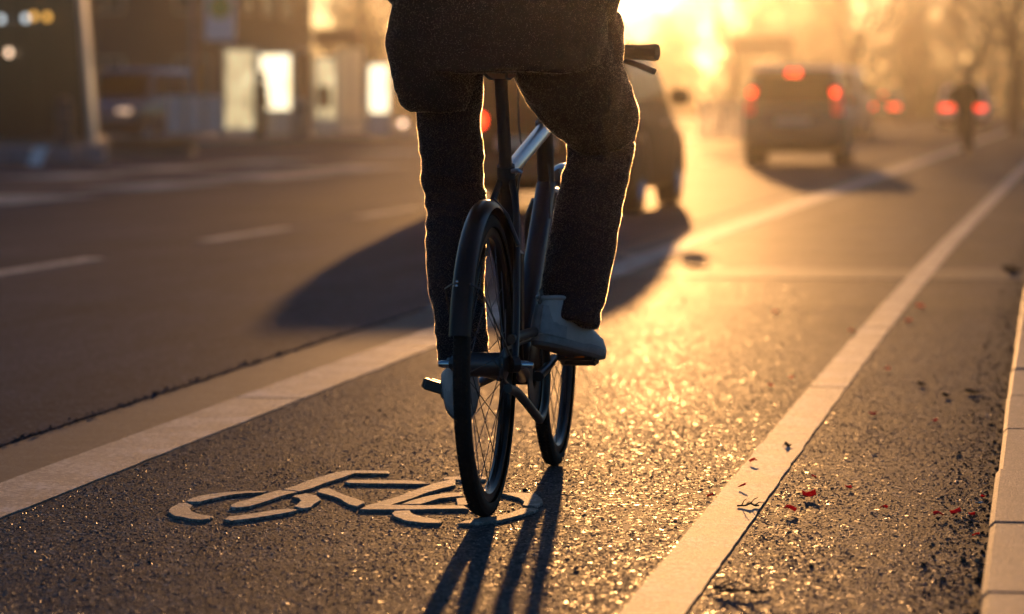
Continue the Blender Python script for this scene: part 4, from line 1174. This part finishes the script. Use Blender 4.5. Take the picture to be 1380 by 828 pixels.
# glazed pavilion at the left edge
x, y = spot(116, 70)
o = tag(empty('glass_pavilion', (x, y, .1), DY), 'dark glazed pavilion cut by the left edge, its pale corner post catching sun', 'pavilion')
mb = MB(); mb.tube([(.10,0,0),(-.16,0,3.6)], .04, 10); mb.build('corner_post', MATS['alu_grey'], o, True)
MB().add([(.145,0,0),(.175,0,0),(.12,1.3,0),(.09,1.3,0),(-.115,0,3.6),(-.085,0,3.6),(-.14,1.3,3.6),(-.17,1.3,3.6)], [(0,1,5,4),(1,2,6,5),(2,3,7,6),(3,0,4,7),(4,5,6,7),(3,2,1,0)]).build('glint_fin', MATS['tube_alloy'], o)  # added fin, angled to mirror the sun as the post's bright edge
for k in range(4):
    x1 = -.09-.95*k; sl = .20
    MB().add([(x1+.10-.94,0,.12),(x1+.10,0,.12),(x1+.10-sl*.97,0,3.5),(x1+.10-.94-sl*.97,0,3.5),(x1+.10-.94,.03,.12),(x1+.10,.03,.12),(x1+.10-sl*.97,.03,3.5),(x1+.10-.94-sl*.97,.03,3.5)],
        [(0,1,2,3),(5,4,7,6),(1,5,6,2),(4,0,3,7),(3,2,6,7),(4,5,1,0)]).build('glass_pane', MATS['dark_glass'], o)
MB().bbox(-4.2, .02, .06, 4.0, 3.52, 3.8, .03).build('roof', MATS['shutter_grey'], o)
MB().bbox(-4.2, .10, .05, 4.0, -.08, .115, .02).build('plinth', MATS['shutter_grey'], o)
MB().box(-4.2, -.05, 2.5, 2.6, .12, 3.5).build('back_wall', MATS['shutter_grey'], o)
m70 = 69/F_PX
for u, v, mt, lb in ((4,26,'lamp_white','white lamp glowing nearest the left edge of the pavilion glass'), (37,25,'lamp_white','white lamp glowing in the middle of the pavilion glass'), (48,22,'lamp_amber','paler amber lamp right beside the white pavilion lamp'), (66,23,'lamp_amber','rightmost amber lamp high in the pavilion glass'), (14,71,'lamp_pink','low warm lamp hanging below the white pavilion lamps')):
    x, y = spot(u, 69.4); zz = .95+(140-v)*m70
    q = tag(empty('hanging_lamp', (x, y, zz), DY), lb, 'lamp', 'lamps in the pavilion')
    MB().ell((0,0,0), (.06,.06,.075)).build('bulb', MATS[mt], q, True); MB().tube([(0,0,.074),(0,0,max(.1, 3.62-zz))], .008, 6).build('cord', MATS['black_plastic'], q)
o = root_at('bollard', 88, 66, 'dark rounded bollard before the pavilion glass', 'bollard')
MB().lathe([(.0,0),(.17,0),(.18,.05),(.16,.1),(.16,.78),(.14,.90),(.09,.97),(.0,1.0)], 20, 'z').build('post', MATS['black_plastic'], o, 40); MB().lathe([(.162,.60),(.168,.60),(.168,.68),(.162,.68)], 20, 'z').build('band', MATS['shutter_grey'], o)
# low stone edging and planter
for k, (u, lb) in enumerate(((-10, 'blue grey edging block cut by the left picture edge'), (26, 'blue grey edging block left of the pale paper sheet'), (86, 'blue grey edging block right of the pale paper sheet'), (126, 'blue grey edging block nearest the low brown hedge'))):
    o = root_at('edging_block', u, 52, lb, 'stone block', group='edging blocks before the pavilion'); o.location.z = 0
    MB().bbox(-.22, .22, -.2, .2, 0, .27, .035).build('block', MATS['stone_blue'], o); MB().bbox(-.18,.18,-.16,.16,.268,.285,.005).build('top_slab', MATS['stone_blue'], o)
o = root_at('paper_sheet', 50, 51.6, 'pale crumpled sheet propped between two edging blocks', 'paper'); o.location.z = 0
mb = MB(); vs = []
for i in range(6):
    for j in range(6): vs.append((-.11+.044*i+.02*j, .03*math.sin(i*1.7+j)+.02*j-.25, .055*j+.012*math.cos(i*2.1)+.005))
mb.add(vs, [(i*6+j, (i+1)*6+j, (i+1)*6+j+1, i*6+j+1) for i in range(5) for j in range(5)]); mb.build('sheet', MATS['sign_white'], o, True)

plain('leaf_brown', (.085,.06,.03), .85, var=.5, scale=3)
plain('leaf_dark', (.035,.045,.022), .8, var=.5, scale=3)
plain('bark', (.055,.045,.036), .9, var=.35, scale=8)
plain('twig', (.06,.045,.035), .9, var=.35, scale=4)
plain('render_wall', (.085,.075,.06), .85, var=.15, scale=.6)
plain('window_frame', (.35,.33,.30), .6, var=.1)
plain('roof_tile', (.12,.06,.045), .8, var=.3, scale=5)

def leaf_cloud(mb, n, cx, cy, cz, rx, ry, rz_, size, rr):
    for _ in range(n):
        while True:
            p = Vector((rr.uniform(-1,1), rr.uniform(-1,1), rr.uniform(-1,1)))
            if p.length < 1: break
        c = Vector((cx+p.x*rx, cy+p.y*ry, cz+p.z*rz_))
        a = Vector((rr.gauss(0,1), rr.gauss(0,1), rr.gauss(0,1))).normalized()*size*rr.uniform(.6,1.3)
        b_ = a.cross(Vector((rr.gauss(0,1), rr.gauss(0,1), rr.gauss(0,1)))).normalized()*size*.5
        mb.add([c-a, c+b_, c+a, c-b_], [(0,1,2,3)])
o = root_at('planter', 205, 58, 'low brown hedge in a long planter by the edging blocks', 'planter'); o.location.z = 0
MB().bbox(-.75, .75, -.25, .25, 0, .14, .02).build('trough', MATS['shutter_grey'], o)
mb = MB(); rr = random.Random(4)
for k in range(16): leaf_cloud(mb, 90, -.68+.09*k, 0, .24, .1, .22, .13, .03, rr)
mb.build('foliage', MATS['leaf_brown'], o)

# ------------------------------------------------------------------ buildings
def building(name, label, x0, x1, y0, y1, h, wall, storeys, nx, ny, roofh=2.5, seed=0):
    o = tag(empty(name, (x0, y0, .1), 0), label, 'building'); wdt = x1-x0; dep = y1-y0
    MB().box(0, wdt, 0, dep, 0, h).build('wall', MATS[wall], o)
    MB().add([(-.4,-.4,h),(wdt+.4,-.4,h),(wdt+.4,dep+.4,h),(-.4,dep+.4,h),(.5,dep/2,h+roofh),(wdt-.5,dep/2,h+roofh)], [(0,1,5,4),(1,2,5),(2,3,4,5),(3,0,4),(3,2,1,0)]).build('roof', MATS['roof_tile'], o)
    sh = h/storeys
    for k in range(storeys):
        for i in range(nx):
            cx = wdt*(i+.5)/nx
            f = MB().box(cx-.62, cx+.62, -.06, -.003, k*sh+.85, k*sh+2.45).build('window', MATS['window_frame'], o)
            for s in (-1, 1): MB().box(cx+s*.29-.26, cx+s*.29+.26, -.075, -.062, k*sh+.92, k*sh+2.38).build('pane', MATS['dark_glass'], f)
        for i in range(ny):
            cy = dep*(i+.5)/ny
            f = MB().box(wdt+.003, wdt+.06, cy-.62, cy+.62, k*sh+.85, k*sh+2.45).build('window', MATS['window_frame'], o)
            for s in (-1, 1): MB().box(wdt+.062, wdt+.075, cy+s*.29-.26, cy+s*.29+.26, k*sh+.92, k*sh+2.38).build('pane', MATS['dark_glass'], f)
    return o
building('apartment_building', 'brown grey apartment block rising behind the stop mast', -52, -27.5, 112, 124, 12.5, 'render_wall', 4, 8, 4)

# ------------------------------------------------------------------ bare trees
def tree_mesh(seed, height, spread=1.0, levels=5):
    rr = random.Random(seed); tr, cr = MB(), MB()
    def grow(p, d, L, r, lev):
        n = 4 if lev < 2 else 3
        pts = [p]; q = p.copy(); dd = d.copy()
        for i in range(n):
            dd = (dd + Vector((rr.gauss(0,.10), rr.gauss(0,.10), rr.gauss(0,.05)+.03))).normalized()
            q = q + dd*(L/n); pts.append(q.copy())
        rad = [r*(1-.45*i/n) for i in range(n+1)]
        (tr if lev == 0 else cr).tube(pts, rad, (10, 7, 5, 4, 3, 3)[min(lev, 5)], cap=False)
        if lev >= levels: return
        kids = (7, 5, 5, 4, 4)[lev]
        for k in range(kids):
            t = rr.uniform(.35, 1.0) if lev else rr.uniform(.42, 1.0)
            if k == 0: t = 1.0
            i = min(int(t*n), n-1); b_ = pts[i].lerp(pts[i+1], t*n-i)
            a = rr.uniform(0, 2*math.pi); tilt = rr.uniform(.35, .95)*spread if k else rr.uniform(.05,.3)
            u_ = dd.orthogonal().normalized(); w_ = dd.cross(u_)
            nd = (dd*math.cos(tilt) + (u_*math.cos(a)+w_*math.sin(a))*math.sin(tilt)); nd.z += .12; nd.normalize()
            grow(b_, nd, L*(rr.uniform(.48,.68) if lev else rr.uniform(.85,1.3)), max(.006, r*(1-.45*t)*rr.uniform(.42,.6)), lev+1)
    grow(Vector((0,0,-.2)), Vector((rr.uniform(-.06,.06),0,1)).normalized(), height*.27, height*.016, 0)
    return tr.mesh('trunk', True), cr.mesh('crown')
TV = [tree_mesh(11, 13.0), tree_mesh(23, 11.0, 1.15), tree_mesh(37, 15.0, .9)]
def tree(u, d, v, scale, rz, label):
    x, y = spot(u, d)
    o = tag(empty('bare_tree', (x, y, .05), rz), label, 'tree', 'bare trees along the street'); o.scale = (scale,)*3
    link('trunk', TV[v][0], MATS['bark'], o); link('crown', TV[v][1], MATS['twig'], o)
tree(968, 112, 1, .80, .4, 'bare tree in the golden glare left of the silver hatchback')
tree(1146, 118, 0, 1.0, 1.4, 'bare tree right above the grey van')
tree(1288, 116, 0, .92, 2.9, 'bare tree right above the far cyclist')
tree(1366, 104, 2, .95, .9, 'bare tree at the right edge of the picture')
tree(1060, 165, 2, .9, 3.3, 'slim bare tree behind the silver hatchback roof')
tree(1225, 175, 1, 1.25, 5.0, 'distant bare tree between the grey van and the far cyclist')
tree(1335, 190, 2, 1.0, 4.2, 'distant bare tree right of the white car')
tree(905, 170, 1, .85, 2.2, 'bare tree in the brightest glow beside the handlebar grip')
tree(475, 118, 1, 1.2, 1.0, 'bare tree behind the glass shelter roof')
tree(560, 120, 0, 1.1, 2.0, 'bare tree behind the coat')
tree(1015, 210, 0, 1.1, 5.5, 'far bare tree in the haze above the brown notice board')
tree(640, 150, 2, 1.0, 4.0, 'bare tree hidden behind the rider')
# railing and notice board in the glare
for k in range(7):
    u = 944+9*k
    o = root_at('railing_post', u, 96, ('leftmost pale railing post in the glare', 'second pale railing post in the glare', 'third pale railing post in the glare', 'middle pale railing post of the seven', 'third pale railing post from the silver hatchback', 'second pale railing post from the silver hatchback', 'pale railing post nearest the silver hatchback')[k], 'railing post', group='railing posts left of the silver hatchback'); o.location.z = 0
    MB().bbox(-.045,.045,-.045,.045,0,1.0,.01).build('post', MATS['pale_panel'], o); MB().bbox(-.06,.06,-.06,.06,1.0,1.05,.01).build('cap', MATS['alu_grey'], o)
o = root_at('notice_board', 1025, 100, 'wide brown notice board on two posts above the silver hatchback', 'sign'); o.location.z = 0
for s in (-1, 1): MB().bbox(s*.75-.05, s*.75+.05, -.05, .05, 0, 2.38, .01).build('post', MATS['rust_brown'], o)
MB().bbox(-.95, .95, -.06, .06, 2.383, 3.0, .02).build('board', MATS['rust_brown'], o)

# far hedge and woodland that close the view
mb = MB(); rr = random.Random(9)
for k in range(850):
    u = rr.uniform(-3200, 3000); d = rr.uniform(205, 235); x, y = spot(u, d)
    leaf_cloud(mb, 46, x, y, rr.uniform(.3, 1.5), 1.6, 1.6, 1.1, .28, rr)
tag(mb.build('hedge', MATS['leaf_dark']), 'long dark hedge closing the far end of the street', 'hedge', kind='stuff')
mb = MB(); rr = random.Random(19)
for k in range(1250):
    u = rr.uniform(-3200, 3000); d = rr.uniform(235, 330); x, y = spot(u, d); h = rr.uniform(5, 13)*(1.25 if u > 1000 or u < 760 else 1)
    if 760 < u < 1000: h *= .62
    mb.tube([(x,y,0),(x+rr.gauss(0,.3),y,h*.5),(x+rr.gauss(0,.6),y,h)], [.08,.05,.02], 4, cap=False)
    for j in range(62):
        z = rr.uniform(.12, 1)*h; a = rr.uniform(0,6.28); L = rr.uniform(1.0,3.8)*(1.2-z/h*.6)
        p = Vector((x, y, z)); e = p+Vector((math.cos(a)*L, math.sin(a)*L, rr.uniform(.0,1.8)))
        w_ = Vector((0,0,rr.uniform(.03,.11)))
        mb.add([p-w_, p+w_, e], [(0,1,2)])
        for t_ in (.35, .6, .8):
            b_ = p.lerp(e, t_); e2 = b_+Vector((rr.gauss(0,.5),rr.gauss(0,.5),rr.uniform(.1,.9)))
            mb.add([b_-w_*.5, b_+w_*.5, e2], [(0,1,2)])
tag(mb.build('woodland', MATS['twig']), 'bare woodland on the horizon behind the cars', 'woodland', kind='stuff')

# ------------------------------------------------------------------ haze
hz = MB().box(-420, 420, -60, 620, -1.0, 19.0).build('haze', None)
tag(hz, 'golden morning haze filling the street', 'haze', kind='stuff')
hm = bpy.data.materials.new('haze'); hm.use_nodes = True
for n_ in list(hm.node_tree.nodes):
    if n_.type != 'OUTPUT_MATERIAL': hm.node_tree.nodes.remove(n_)
pv = hm.node_tree.nodes.new('ShaderNodeVolumePrincipled')
for k in ('Density Attribute', 'Color Attribute', 'Temperature Attribute'):
    if k in pv.inputs: pv.inputs[k].default_value = ''
pv.inputs['Color'].default_value = (.95, .92, .88, 1)
pv.inputs['Density'].default_value = .0005
pv.inputs['Anisotropy'].default_value = .97
hm.node_tree.links.new(pv.outputs[0], hm.node_tree.nodes['Material Output'].inputs['Volume'])
try: hm.cycles.homogeneous_volume = True
except Exception: pass
hz.data.materials.append(hm)
